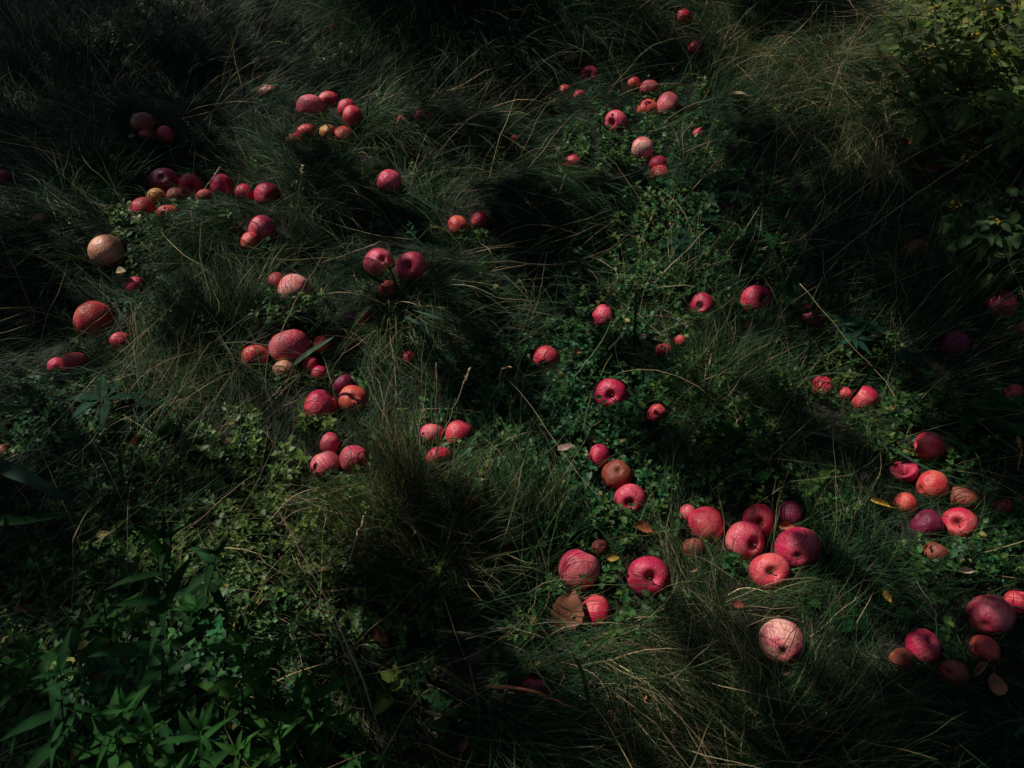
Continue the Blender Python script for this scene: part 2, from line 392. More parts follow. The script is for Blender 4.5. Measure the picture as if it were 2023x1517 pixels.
(1499,1029,66,'red',4,(.1,.05,'s'),.08,'shaded red apple behind the pink and orange one'),
(1562,1014,52,'purple',0,None,.25,'very dark red apple at the back of the lower right heap'),
(1576,1086,91,'crimson',0,(.2,.3,'c'),.02,'biggest deep magenta apple at the right of the lower right heap'),
(1520,1131,79,'red',3,(.15,-.1,'s'),.05,'red apple with a crumpled hollow, front of the lower right heap'),
(1370,1085,44,'brown',2,None,.35,'brownish apple in grass below the tall red one'),
(1358,1014,34,'pink',1,None,.3,'small pinkish apple behind the tall red one'),
(1545,1271,92,'cream',4,(.32,.33,'c'),.02,'large cream and magenta apple with dark eye, alone at the bottom right'),
(1957,1218,83,'pink',2,(.1,.5,'c'),.05,'cream apple with red stripes near the right edge'),
(2014,1191,52,'red',0,None,.15,'red apple cut by the right edge beside the striped cream one'),
(1822,1277,69,'crimson',0,(.1,-.75,'s'),.03,'crimson apple turning purple below, left of the rotten crescent one'),
(1780,1303,46,'brown',6,None,.15,'shrunken brown apple on the left of the crimson purple one'),
(1884,1330,54,'brown',5,(-.3,.25,'c'),.05,'hollow rotten crescent shaped apple at the bottom right'),
(1945,1285,58,'orange',6,None,.3,'crumbling orange red rotten apple above the tan twig'),
(1144,1126,83,'pink',2,None,.02,'big salmon apple with a dark blade shadow, left of the stem one'),
(1185,1082,34,'brown',1,(.2,-.3,'c'),.03,'little brown red apple with a dark eye, behind the big salmon one'),
(1282,1141,88,'crimson',3,(.15,-.03,'s'),.015,'bright magenta apple with its stem in view, bottom centre right'),
(1177,1211,70,'red',4,None,.04,'red mottled apple beside the big brown leaf'),
(1055,1363,54,'purple',0,None,.3,'dim purple apple hidden in grass at the bottom centre'),
]

def apple_mesh(seed, tall=.9, cav=.42, wrinkle=0., hole=0., cw=.22):
    r = np.random.default_rng(seed); nt_, nf = 36, 56
    th = np.concatenate([np.linspace(0, .6, 12, endpoint=False), np.linspace(.6, math.pi-.45, 20, endpoint=False), np.linspace(math.pi-.45, math.pi, 8)])
    ph = np.linspace(0, 2*math.pi, nf, endpoint=False)
    T, P = np.meshgrid(th, ph, indexing='ij')
    lob = 1 + .028*np.cos(5*P + r.uniform(0, 6))*np.clip((T-.8)/2.2, 0, 1)**1.2 + .018*np.cos(3*P + r.uniform(0, 6)) + .02*np.cos(2*P+r.uniform(0, 6))
    R = np.sin(T)*(1 + .09*np.cos(T) + .03*np.cos(2*T))*lob
    Z = tall*np.cos(T) - cav*np.exp(-(T/cw)**2) + .17*np.exp(-((math.pi-T)/.25)**2)
    Z = Z + .05*np.sin(T)*np.cos(P+r.uniform(0, 6))*1.0
    if hole: Z = Z - hole*np.exp(-(T/.75)**2)*(1+.3*np.cos(2*P+1))
    X, Y = R*np.cos(P), R*np.sin(P)
    if wrinkle:
        k = r.normal(0, 1, (14, 3))*np.linspace(1.5, 5, 14)[:, None]; f = np.zeros_like(X)
        for i in range(14): f += np.sin(k[i, 0]*X + k[i, 1]*Y + k[i, 2]*Z + i)/(1+.35*i)
        s = 1 + wrinkle*f/3
        fade = np.sin(T)**.5*1.0 + .0; s = 1 + (s-1)*fade; X, Y, Z = X*s, Y*s, Z*s
    V = np.stack([X, Y, Z], -1); n1 = len(th); ii = np.arange(n1*nf).reshape(n1, nf)
    Q = np.stack([ii[:-1], np.roll(ii[:-1], -1, 1), np.roll(ii[1:], -1, 1), ii[1:]], -1)[..., ::-1]
    return quads('apple_skin', V, Q)

SHAPES = [dict(tall=.88, wrinkle=.025), dict(tall=.95, cav=.36, wrinkle=.03), dict(tall=.98, cav=.38, wrinkle=.03), dict(tall=.84, cav=.42, cw=.24, wrinkle=.025), dict(tall=.86, cav=.44, wrinkle=.04),
          dict(tall=.80, cav=.5, hole=.75, wrinkle=.05), dict(tall=.85, cav=.4, wrinkle=.10)]

def tube(pts, rad, n=6):
    pts = np.asarray(pts, float); rad = np.asarray(rad, float); m = len(pts)
    tg = np.gradient(pts, axis=0); tg = nrm(tg); ref = np.array([0, 0, 1.]) if abs(tg[0, 2]) < .9 else np.array([1., 0, 0])
    s = nrm(np.cross(tg, ref)); u = np.cross(s, tg); a = np.linspace(0, 2*math.pi, n, endpoint=False)
    V = pts[:, None] + rad[:, None, None]*(np.cos(a)[None, :, None]*s[:, None] + np.sin(a)[None, :, None]*u[:, None])
    ii = np.arange(m*n).reshape(m, n)
    Q = np.stack([ii[:-1], np.roll(ii[:-1], -1, 1), np.roll(ii[1:], -1, 1), ii[1:]], -1).reshape(-1, 4)
    c = [V.reshape(-1, 3)]; q = [Q]
    k = m*n  # caps
    c.append(np.stack([pts[0], pts[-1]])); r0 = ii[0]; r1 = ii[-1]
    for j in range(0, n, 2):
        q.append(np.array([[k, r0[(j+2) % n], r0[(j+1) % n], r0[j]], [k+1, r1[j], r1[(j+1) % n], r1[(j+2) % n]]]))
    return np.concatenate(c), np.concatenate(q)

ts = np.linspace(0, 1, 6)[:, None]
Vs, Qs = tube(np.hstack([.10*ts**2, .03*ts, .44+.42*ts]), [.035, .03, .028, .028, .034, .045], 8)
ME_STEM = quads('apple_stem', Vs, Qs); ME_STEM.materials.append(M_STEM)
cb = []; cq = []; 
for k in range(5):      # five dried sepals round the eye
    a = k*1.2566
    base = np.array([[.05*math.cos(a-.5), .05*math.sin(a-.5), -.66], [.05*math.cos(a+.5), .05*math.sin(a+.5), -.66],
                     [.11*math.cos(a+.2), .11*math.sin(a+.2), -.76], [.11*math.cos(a-.2), .11*math.sin(a-.2), -.76]])
    cb.append(base); cq.append(np.array([[0, 1, 2, 3]])+4*k)
    cb[-1] = base
Vc = np.concatenate(cb); Qc = np.concatenate(cq); Vt, Qt = tube(np.array([[0, 0, -.60], [0, 0, -.64], [0, 0, -.70]]), [.07, .06, .02], 8)
ME_CAL = quads('apple_calyx', np.concatenate([Vc, Vt]), np.concatenate([Qc, Qt+len(Vc)]), smooth=False); ME_CAL.materials.append(M_CALYX)

APC, APR, APK = [], [], []      # centres, radii, cover for the grass
mesh_cache = {}
for i, (px, py, d, skin, shp, cav_, cover, label) in enumerate(A):
    key = (shp, skin, i % 3)
    if key not in mesh_cache:
        me = apple_mesh(100 + shp*7 + (i % 3), **SHAPES[shp]); me.materials.append(AM[skin]); mesh_cache[key] = me
    # a partly hidden apple is larger than what shows of it
    dd = d*(1 + .35*min(cover, .5))
    R = .04
    for _ in range(4):
        lift = R*(.20 - .6*cover) + .008
        c = ground(px, py + .18*(dd - d), lift)
        z = (c - CAMP) @ FWD
        R = max(.018, dd*z/(2*F)*.985)
    o = link('apple', mesh_cache[key])
    if cav_:
        dx, dy, end = cav_; q = dx*dx + dy*dy; dz = math.sqrt(max(.0, 1-q)); k = 1/math.sqrt(max(1, q))
        n_ = nrm(-(c - CAMP)); rt = nrm(np.cross(n_, np.array([0, 0, -1.]))); up_ = np.cross(n_, rt)
        if rt[0] < 0: rt = -rt
        if up_[2] < 0: up_ = -up_
        ax = nrm(dx*k*rt - dy*k*up_ + dz*n_)
        if end == 'c': ax = -ax
    else:
        a_ = RNG.uniform(-.5, 3.6); n_ = nrm(-(c - CAMP)); ax = nrm(np.array([math.cos(a_), 0, 0]) + math.sin(a_)*UPV - RNG.uniform(.0, .35)*n_); end = ''
    qn = Vector(ax).to_track_quat('Z', 'Y') @ Quaternion((0, 0, 1), RNG.uniform(0, 6.28))
    o.rotation_mode = 'QUATERNION'; o.rotation_quaternion = qn; o.location = c; o.scale = (R, R, R)
    tag(o, label, 'apple', 'windfall apples lying in the grass')
    if end == 's': s_ = link('stem', ME_STEM, parent=o)
    if end == 'c': s_ = link('calyx', ME_CAL, parent=o)
    APC.append(c); APR.append(R); APK.append(cover)
TAN, CRM, BRN, YEL, ORG, PNK = (.38,.24,.15), (.62,.52,.33), (.20,.075,.04), (.50,.34,.07), (.42,.13,.05), (.42,.20,.15)
FALLEN = [
 (1117,886,36,(.40,.27,.22),'pinkish tan pointed leaf left of the chain of three apples',.55,20),
 (1122,1206,92,BRN,'big brown leaf leaning on the red mottled apple',.72,75,.35,.12),
 (752,1257,54,(.30,.14,.08),'curled brown leaf in the low weeds of the lower centre',.5,-50,1.0),
 (241,541,38,CRM,'cream dead leaf between the pale peach and shiny magenta apples',.5,-20,.9),
 (1457,193,40,CRM,'cream folded leaf alone in the dark at the upper right',.55,5,.8),
 (1752,1178,30,YEL,'small yellow crescent leaf alone on the dark grass',.45,-70,.4),
 (1740,996,42,(.50,.34,.06),'curled yellow leaf left of the right-hand pile',.3,-35,.9),
 (1211,1101,28,YEL,'small yellow leaf above the bright magenta stem apple',.6,0,.5),
 (1906,1128,34,(.45,.36,.28),'pale leaf under the dark glossy weed, right',.4,-5,.8),
 (1968,1352,46,(.36,.15,.08),'square brown leaf at the bottom right by the tan twig leaf',.85,80,.3),
 (1936,1330,56,(.46,.27,.18),'tan rolled leaf like a twig beside the square brown leaf',.22,38,1.2),
 (1706,941,28,(.34,.22,.16),'grey tan leaf standing in grass left of the right-hand pile',.6,60,.6),
 (44,1203,36,(.45,.18,.13),'pink dead leaf near the left edge in the weeds',.4,-25,.7),
 (202,1056,24,(.50,.42,.18),'pale yellow leaf in the dark weeds above the corner plant',.7,30,.5),
 (138,1307,30,(.40,.42,.12),'flat yellow green leaf low in the bottom left weeds',.6,10,.3),
 (915,1467,36,(.30,.15,.09),'curled brown leaf at the bottom left of centre',.5,70,1.1),
 (877,754,28,(.20,.12,.11),'dull purple leaf at the end of the drooping broad blade',.6,20,.8),
 (1270,665,16,(.45,.38,.26),'tiny pale round leaf above the small upright red apple',.9,0,.3),
 (1472,640,22,(.50,.24,.13),'small orange and white leaf below the large dusky magenta apple',.6,60,.7),
 (1787,282,36,(.45,.20,.14),'salmon dead leaf at the foot of the bush, highest of its group',.5,15,.6),
 (1840,336,40,(.42,.17,.12),'salmon dead leaf at the foot of the bush, lowest of its group',.6,10,.6),
 (1812,333,24,(.48,.26,.10),'small orange dead leaf left of the lowest salmon one',.6,-20,.6),
 (1862,318,30,(.34,.14,.07),'rusty dead leaf standing behind the lowest salmon one',.6,60,.6),
 (1722,554,18,(.55,.28,.07),'tiny orange dead leaf on the slope above the tall slanting tussock',.6,0,.6),
 (1370,1128,22,(.42,.26,.18),'small tan leaf in dry grass under the brownish apple',.5,30,.7),
 (1553,1326,24,(.36,.22,.17),'tan scrap of leaf right under the cream and magenta apple',.6,20,.6),
 (1272,1046,42,ORG,'orange torn leaf between the chain of three and the stem apple',.6,-20,.8),
 (1003,1090,24,ORG,'little orange leaf in the upright grass, lower centre',.6,80,.7),
 (1457,1196,28,(.34,.10,.06),'small rusty leaf in front of the red apple with the crumpled hollow',.7,10,.6),
 (269,873,32,(.40,.18,.09),'orange brown curled leaf tip in the weeds on the left',.3,70,1.0),
 (1141,695,22,(.42,.12,.10),'small pink leaf right of the red apple with leaves in its hollow',.6,40,.5),
 (1553,1040,36,(.40,.14,.06),'rusty leaf lying right behind the biggest magenta apple',.5,5,.5),
 (1268,1378,28,(.40,.17,.09),'tan scrap of leaf in straw at the bottom centre right',.5,60,.9),
]
for a in FALLEN:
    c = ground(a[0], a[1], .045); APC.append(c); APR.append(a[2]*.5*((c-CAMP) @ FWD)/F); APK.append(.03 if a[3] in (YEL, CRM) else .13)
APC = np.array(APC); APR = np.array(APR); APK = np.array(APK)
LEAFR = set(APR[-len(FALLEN):].tolist()); APX, APY, APZ = proj(APC); APD = APR*F/APZ      # in pixels
print('apple radii cm', np.round(APR*100, 1).tolist())

def part_grass(C, scale=1.0, strict=False):
    """C (N,K,3) points along N blades or leaves. Blades that would cross an apple's face are mostly
    parted (people and deer kept these windfalls bare); the points of the rest are pushed off its skin."""
    keep = np.ones(len(C), bool)
    px, py, z = proj(C); u = RNG.uniform(0, 1, len(C))
    for (c, R, k, ax, ay, az, ar) in zip(APC, APR, APK, APX, APY, APZ, APD):
        lowx, hix = px.min(1), px.max(1)
        cand = np.nonzero((hix > ax-1.1*ar) & (lowx < ax+1.1*ar) & (py.max(1) > ay-1.1*ar) & (py.min(1) < ay+1.1*ar))[0]
        if len(cand) == 0: continue
        # finer samples between the points
        X = px[cand]; Y = py[cand]; Zc = z[cand]
        Xm = np.concatenate([X, .5*(X[:, 1:]+X[:, :-1])], 1); Ym = np.concatenate([Y, .5*(Y[:, 1:]+Y[:, :-1])], 1); Zm = np.concatenate([Zc, .5*(Zc[:, 1:]+Zc[:, :-1])], 1)
        rr = np.hypot(Xm-ax, Ym-ay)/ar; inf = Zm < az + .2*R
        hit = ((rr < .98) & inf & (Ym < ay + .12*ar)).any(1); low = ((rr < .98) & inf).any(1)
        kp = (.048 + max(0, k-.05)*1.2)*scale; kl = (.6 + 2*k)*scale
        if strict: kp *= .4; kl *= .9
        bad = (hit & (u[cand] > kp)) | (low & ~hit & (u[cand] > kl))
        keep[cand[bad]] = False
        if float(R) in LEAFR: continue
        near = np.nonzero(keep & (np.abs(C[:, 0, 0]-c[0]-SUN[0]*.08) < .30) & (np.abs(C[:, 0, 1]-c[1]-SUN[1]*.08) < .30))[0]
        if len(near):                                   # few strands lie between the sun and a fruit
            Dn = C[near] - c; al = Dn @ SUN; pd = np.linalg.norm(Dn - al[..., None]*SUN, axis=-1)
            sh = ((pd < R*.95) & (al > 0)).any(1) & (RNG.uniform(0, 1, len(near)) > .24 + k)
            keep[near[sh]] = False
        if float(R) in LEAFR: continue
        g = cand[~bad]
        D = C[g] - c; r = np.linalg.norm(D, axis=-1, keepdims=True)
        ins = (r[..., 0] < R*.97).any(1) & (RNG.uniform(0, 1, len(g)) > .03); keep[g[ins]] = False
        C[g] = np.where(r < R*1.04, c + D/np.maximum(r, 1e-6)*R*1.04, C[g])
    return keep

# ------------------------------------------------------------------ grass
PAL = np.array([[.005, .021, .010], [.008, .036, .013], [.017, .056, .017], [.042, .072, .024], [.115, .098, .050], [.42, .32, .18], [.18, .10, .06]])*1.0

def blades(P, head, L, phi0, phi1, wid, tint, K=6, curl=.5, rest=.004, buf=None, scale=1.0, taper=.9):
    """P (N,3) roots, head (N) heading, phi0/phi1 start and end elevation of the blade"""
    n = len(P)
    t = (np.arange(K)+.5)/K
    ph = phi0[:, None] + (phi1-phi0)[:, None]*t**.7 + RNG.normal(0, .10, (n, K)).cumsum(1)
    hd = head[:, None] + (RNG.normal(0, curl, n)[:, None])*t + RNG.normal(0, .15, (n, K)).cumsum(1)
    s = (L/K)[:, None]
    d = np.stack([np.cos(ph)*np.cos(hd)*s, np.cos(ph)*np.sin(hd)*s, np.sin(ph)*s], -1)
    C = np.concatenate([P[:, None], P[:, None] + d.cumsum(1)], 1)
    g = hgt(C[..., 0], C[..., 1]) + rest + RNG.uniform(0, .022, n)[:, None]*np.linspace(.2, 1, K+1)
    C[..., 2] = np.maximum(C[..., 2], g)
    keep = part_grass(C, scale); C = C[keep]; wid = wid[keep]; tint = tint[keep]; n = len(C)
    tg = nrm(np.gradient(C, axis=1))
    ref = nrm(RNG.normal(0, .55, (n, 1, 3)) + np.array([0, -.3, 1.]))
    sd = nrm(np.cross(tg, np.broadcast_to(ref, tg.shape)))
    wf = np.maximum(1 - np.linspace(0, 1, K+1)**2.2*taper, .12)
    off = sd*(wid[:, None]*wf)[..., None]*.5
    V = np.stack([C-off, C+off], 2)                 # n,K+1,2,3
    base = (np.arange(n)*(K+1)*2)[:, None]; k = np.arange(K)*2
    Q = np.stack([base+k, base+k+1, base+k+3, base+k+2], -1).reshape(-1, 4)
    T = np.repeat(tint, (K+1)*2, axis=0)
    b = buf or Buf(); b.add(V.reshape(-1, 3), Q, T)
    return b

def pal(idx, n, jit=.18):
    idx = np.clip(idx, 0, len(PAL)-1.001); i = idx.astype(int); f = (idx-i)[:, None]
    c = PAL[i]*(1-f) + PAL[i+1]*f
    return c*np.exp(RNG.normal(0, jit, (n, 1)))*np.exp(RNG.normal(0, .05, (n, 3)))

# flow of the matted grass: pixel, direction of the tips on the picture (deg, 0 = right, 90 = up), upright 0..1, dryness index
FLOW = [(60,480,185,.05,1.6),(100,600,180,.03,1.0),(60,760,20,.2,1.5),(250,120,20,.35,1.5),(80,150,120,.5,1.8),(250,260,190,.1,.8),(450,250,15,.1,1.0),
 (420,450,200,.1,1.5),(480,540,210,.08,2.0),(560,380,100,.5,2.5),(860,260,-5,.15,2.2),(700,330,200,.2,2.0),(880,370,20,.08,2.4),(850,470,180,.03,1.2),
 (700,130,10,.2,1.2),(900,170,5,.05,.9),(1020,500,-15,.05,.8),(1150,420,205,.1,1.4),(1250,200,15,.1,1.4),(1450,110,40,.4,3.0),(1600,120,-20,.3,3.2),
 (1600,300,0,.1,1.8),(1420,350,30,.15,1.4),(1700,460,30,.2,2.0),(1760,620,42,.35,2.3),(1750,380,100,.4,3.4),(1950,480,50,.3,1.5),(1950,700,60,.4,1.8),
 (520,660,48,.25,2.4),(340,740,80,.4,3.2),(440,900,40,.4,2.6),(800,620,-60,.3,3.0),(900,720,25,.15,1.6),(1010,640,-20,.1,1.0),(850,1030,95,.85,2.8),
 (760,1050,110,.8,3.2),(1000,1080,70,.6,2.4),(1100,1140,62,.5,2.2),(1380,640,60,.3,1.8),(1430,760,70,.5,2.6),(1600,750,30,.3,1.8),(1560,860,30,.15,1.8),
 (1700,870,25,.15,2.0),(1650,1080,50,.35,2.2),(1400,1170,100,.5,3.0),(1600,1280,40,.3,2.6),(1420,1300,120,.4,3.0),(1500,1420,80,.4,3.0),(1750,1250,10,.15,2.4),
 (1900,1420,185,.1,1.8),(1700,1420,160,.15,1.9),(1250,1300,-35,.15,3.4),(1000,1400,-38,.3,2.4),(720,1280,-60,.3,3.0),(600,1100,-60,.3,3.0),(200,1200,30,.4,2.0),
 (1150,950,40,.3,1.5),(1950,900,-40,.3,2.0),(1950,1150,30,.3,1.8),(1150,150,-20,.2,1.6),(1300,60,30,.3,2.8)]
fp = ground(np.array([f[0] for f in FLOW], float), np.array([f[1] for f in FLOW], float))
f2 = ground(np.array([f[0]+30*math.cos(math.radians(f[2])) for f in FLOW]), np.array([f[1]-30*math.sin(math.radians(f[2])) for f in FLOW]))
fd = f2-fp; fd = nrm(fd[:, :2]); fup = np.array([f[3] for f in FLOW]); fdry = np.array([f[4] for f in FLOW])

def flow(x, y):
    d2 = (x[:, None]-fp[:, 0])**2 + (y[:, None]-fp[:, 1])**2 + .003
    w_ = 1/d2**2; w_ /= w_.sum(1, keepdims=True)
    v = w_ @ fd
    return np.arctan2(v[:, 1], v[:, 0]), w_ @ fup, w_ @ fdry

def area_points(n, ymax=4.3, marg=1.15):
    """even scatter over the patch of orchard the picture can see, and a step around it"""
    out = []
    while sum(map(len, out)) < n:
        y = RNG.uniform(.12, ymax, n); x = RNG.uniform(-3.9, 3.9, n)
        half = .62 + .75*np.sqrt(y*y + CAM_H**2)*marg - .25
        # fewer far away where blades are below a pixel
        ok = (np.abs(x) < half) & (RNG.uniform(0, 1, n) < np.clip(1.55 - .30*y, .35, 1))
        out.append(np.stack([x[ok], y[ok]], -1))
    return np.concatenate(out)[:n]

# cover map of the little leafy plants: px, py, rx, ry, strength
COVER = [(560,1130,230,130,1),(400,930,220,70,.8),(250,1150,260,150,.9),(760,1200,120,90,.8),(1050,900,170,190,1),(1180,760,160,140,1),(1260,1010,110,60,1),
 (1150,1120,60,80,.7),(1380,470,130,110,1),(1300,570,90,60,.9),(1480,640,120,50,.8),(1450,860,130,110,.9),(1520,960,140,50,.8),(1200,290,90,45,1),(1300,230,90,40,.4),
 (720,80,110,50,.8),(240,60,130,60,.7),(300,470,60,60,.9),(290,590,50,60,.8),(350,650,60,50,.5),(580,620,50,30,.9),(1800,850,130,90,.5),(1950,850,90,60,.8),
 (1870,1100,90,60,.6),(1230,1230,60,60,.6),(1960,1080,60,80,.6),(790,1370,60,90,.5),(150,1420,230,150,1.1),(450,1400,250,140,1.1),(1080,1040,90,50,.3),(150,830,170,60,.8),(1010,1270,70,60,.3),
 (1640,700,120,60,.6),(1250,1190,60,40,.5),(1700,560,60,30,.4),(650,830,60,30,.3),(1450,1130,40,30,.5),(1900,300,150,120,.5),(1390,280,60,40,.5)]
cpx = np.array(COVER, float)
def cover_amt(x, y):
    P = np.stack([x, y, hgt(x, y)], -1); px, py, _ = proj(P)
    q = ((px[:, None]-cpx[:, 0])/cpx[:, 2])**2 + ((py[:, None]-cpx[:, 1])/cpx[:, 3])**2
    return (cpx[:, 4]*np.exp(-q**1.3)).max(1)

grass = Buf()
NT = 5900
tp = area_points(NT); thd, tup, tdry = flow(tp[:, 0], tp[:, 1]); tcov = cover_amt(tp[:, 0], tp[:, 1])
thd = thd + RNG.normal(0, .28, NT) + .35*np.sin(3.1*tp[:, 0]+2*tp[:, 1]) ; thd += np.where(RNG.uniform(0, 1, NT) < .09, RNG.uniform(-3, 3, NT), 0)
nb = np.maximum(6, (RNG.gamma(3, 9.5, NT)*(1-.90*tcov))).astype(int)
ti = np.repeat(np.arange(NT), nb); n = len(ti)
P2 = tp[ti] + RNG.normal(0, .020, (n, 2))
P3 = np.stack([P2[:, 0], P2[:, 1], hgt(P2[:, 0], P2[:, 1])], -1)
tL = RNG.uniform(.13, .33, NT); up = np.clip(tup + RNG.normal(0, .10, NT), 0, 1)
L = tL[ti]*RNG.uniform(.55, 1.2, n)
phi0 = np.radians(22 + 55*up[ti] + RNG.normal(0, 12, n)); phi1 = np.radians(-34 + 78*up[ti] + RNG.normal(0, 10, n))
tone = tdry*1.12 - .3 + RNG.normal(0, .7, NT)
tint = pal(tone[ti] - .6 + RNG.normal(0, .6, n) + np.where(RNG.uniform(0, 1, n) < .10, 2.0, 0), n, .3)
blades(P3, thd[ti] + RNG.normal(0, .24, n), L, phi0, phi1, RNG.uniform(.0009, .0022, n), tint, K=6, curl=.55, buf=grass)
# loose single stems that cross over the mat
n = 7600; q = area_points(n); hd, up, dr = flow(q[:, 0], q[:, 1])
P3 = np.stack([q[:, 0], q[:, 1], hgt(q[:, 0], q[:, 1])+.01], -1)
blades(P3, hd + RNG.normal(0, .7, n), RNG.uniform(.14, .42, n), np.radians(RNG.uniform(20, 75, n)), np.radians(RNG.uniform(-25, 35, n)),
       RNG.uniform(.0009, .0017, n), pal(np.where(RNG.uniform(0, 1, n) < .4, RNG.uniform(4.3, 5.2, n), dr + RNG.uniform(.2, 2.6, n)), n), K=7, curl=.4, buf=grass, scale=.8)
# blades standing round every apple, so that it lies in the mat and not on it
na = len(A); cnt = (26 + 260*np.minimum(APK[:na], .5) + 500*APR[:na]).astype(int); ai = np.repeat(np.arange(na), cnt); n = len(ai)
a = RNG.uniform(0, 6.28, n); a = np.where(RNG.uniform(0, 1, n) < .55, RNG.normal(-1.57, .75, n), a); rr = APR[ai]*RNG.uniform(.85, 1.9, n)
x = APC[ai, 0] + rr*np.cos(a); y = APC[ai, 1] + rr*np.sin(a); hd, up, dr = flow(x, y); cz = cover_amt(x, y)
blades(np.stack([x, y, hgt(x, y)], -1), hd + RNG.normal(0, .9, n), np.clip(APR[ai]*RNG.uniform(1.6, 4.2, n), .04, .2), np.radians(RNG.uniform(35, 85, n)), np.radians(RNG.uniform(-40, 35, n)),
       RNG.uniform(.0010, .0024, n), pal(dr - .3 + RNG.normal(0, .9, n), n, .3), K=6, curl=.6, buf=grass, scale=2.2)
n = na*90; ai = np.repeat(np.arange(na), 90); a = RNG.uniform(0, 6.28, n); rr = APR[ai]*RNG.uniform(.9, 3.4, n)
x = APC[ai, 0] + rr*np.cos(a); y = APC[ai, 1] + rr*np.sin(a); hd, up, dr = flow(x, y)
blades(np.stack([x, y, hgt(x, y)], -1), hd + RNG.normal(0, .8, n), RNG.uniform(.025, .085, n), np.radians(RNG.uniform(15, 70, n)), np.radians(RNG.uniform(-30, 25, n)),
       RNG.uniform(.0010, .0024, n), pal(dr - .4 + RNG.normal(0, .9, n), n, .3), K=4, curl=.6, buf=grass, scale=1.5)
n = na*80; ai = np.repeat(np.arange(na), 80); a = RNG.normal(-1.57, .85, n); rr = APR[ai]*RNG.uniform(1.0, 1.6, n)      # short strands in front of each fruit
x = APC[ai, 0] + rr*np.cos(a); y = APC[ai, 1] + rr*np.sin(a); hd, up, dr = flow(x, y)
blades(np.stack([x, y, hgt(x, y)], -1), RNG.uniform(0, 6.28, n), APR[ai]*RNG.uniform(.7, 1.9, n), np.radians(RNG.uniform(50, 90, n)), np.radians(RNG.uniform(0, 70, n)),
       RNG.uniform(.0012, .0028, n), pal(dr - .5 + RNG.normal(0, .8, n), n, .3), K=5, curl=.4, buf=grass, scale=3.5)
n = 36000; q = area_points(n); hd, up, dr = flow(q[:, 0], q[:, 1])          # short undergrowth that hides the soil
blades(np.stack([q[:, 0], q[:, 1], hgt(q[:, 0], q[:, 1])], -1), hd + RNG.normal(0, .9, n), RNG.uniform(.03, .09, n), np.radians(RNG.uniform(10, 60, n)), np.radians(RNG.uniform(-30, 25, n)),
       RNG.uniform(.0012, .0026, n), pal(dr - .6 + RNG.normal(0, .8, n), n, .3), K=4, curl=.7, buf=grass)
o = grass.build('grass', M_GRASS)
tag(o, 'fine matted orchard grass combed in swirls over the whole ground', 'grass', kind='stuff')

# ------------------------------------------------------------------ leaves
def leaves(P, D, N, L, Wd, tint, K=3, kind='ovate', droop=.3, fold=.25, buf=None, filt=True, scale=.5, wave=0.):
    n = len(P); D = nrm(D); S = nrm(np.cross(D, N)); N = np.cross(S, D)
    t = np.linspace(0, 1, K+1)
    prof = {'ovate': np.sin(math.pi*np.clip(t, 0, 1)**.75)**.8, 'lance': np.sin(math.pi*t**.62)**1.0, 'round': np.sin(math.pi*t**.9)**.55}[kind]
    prof = np.maximum(prof, .03)
    C = P[:, None] + D[:, None]*(L[:, None]*t)[..., None]
    C[..., 2] -= (droop*L)[:, None]*t**2
    if filt:
        keep = part_grass(C, scale, True); C, S, N, L, Wd = C[keep], S[keep], N[keep], L[keep], Wd[keep]; tint = np.broadcast_to(tint, (n, 3))[keep]; n = len(C)
    hw = (Wd[:, None]*prof)*.5
    lift = N[:, None]*(hw*fold)[..., None]
    wv = 1.0
    if wave: lift = lift + N[:, None]*(wave*L[:, None]*np.sin(t*9+RNG.uniform(0, 6, n)[:, None]))[..., None]; 
    if wave: wv = 1 + .07*np.where(np.arange(K+1) % 2, 1, -1)[None, :, None]
    V = np.stack([C - S[:, None]*hw[..., None]*wv + lift, C, C + S[:, None]*hw[..., None]*wv + lift], 2)
    base = (np.arange(n)*(K+1)*3)[:, None, None]; k = (np.arange(K)*3)[None, :, None]; m = np.arange(2)[None, None]
    a = base+k+m
    Q = np.stack([a, a+1, a+4, a+3], -1).reshape(-1, 4)
    T = (np.broadcast_to(tint, (n, 3))[:, None, None]*np.array([1, 1.35, 1])[None, None, :, None]*np.ones((1, K+1, 1, 1))).reshape(-1, 3)
    b = buf or Buf(); b.add(V.reshape(-1, 3), Q, T); return b

# ground cover: creeping sprigs with opposite leaf pairs
cov = Buf()
n = 68000; q = area_points(n); ca = cover_amt(q[:, 0], q[:, 1]); q = q[RNG.uniform(0, 1, n) < ca*.9 + .012]; n = len(q)
print('sprigs', n)
a0 = RNG.uniform(0, 6.28, n); H = RNG.uniform(.018, .055, n); lean = RNG.normal(0, .3, (n, 2))
gz = hgt(q[:, 0], q[:, 1]); pt = cover_amt(q[:, 0]*1.0, q[:, 1])
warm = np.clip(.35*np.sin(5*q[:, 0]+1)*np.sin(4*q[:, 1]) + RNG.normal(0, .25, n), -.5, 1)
sz = RNG.uniform(.65, 1.35, n); pj = proj(np.stack([q[:, 0], q[:, 1], gz], -1)); sun_w = np.exp(-((pj[0]-560)/260)**2-((pj[1]-1100)/170)**2); warm = warm + .7*sun_w; cw_ = np.exp(-((pj[0]-330)/330)**2-((pj[1]-1400)/160)**2); H = H*(1+.7*sun_w+1.4*cw_); sz = sz*(1+.5*cw_)  # sunlit patch at lower left painted in as a warmer, brighter leaf tint
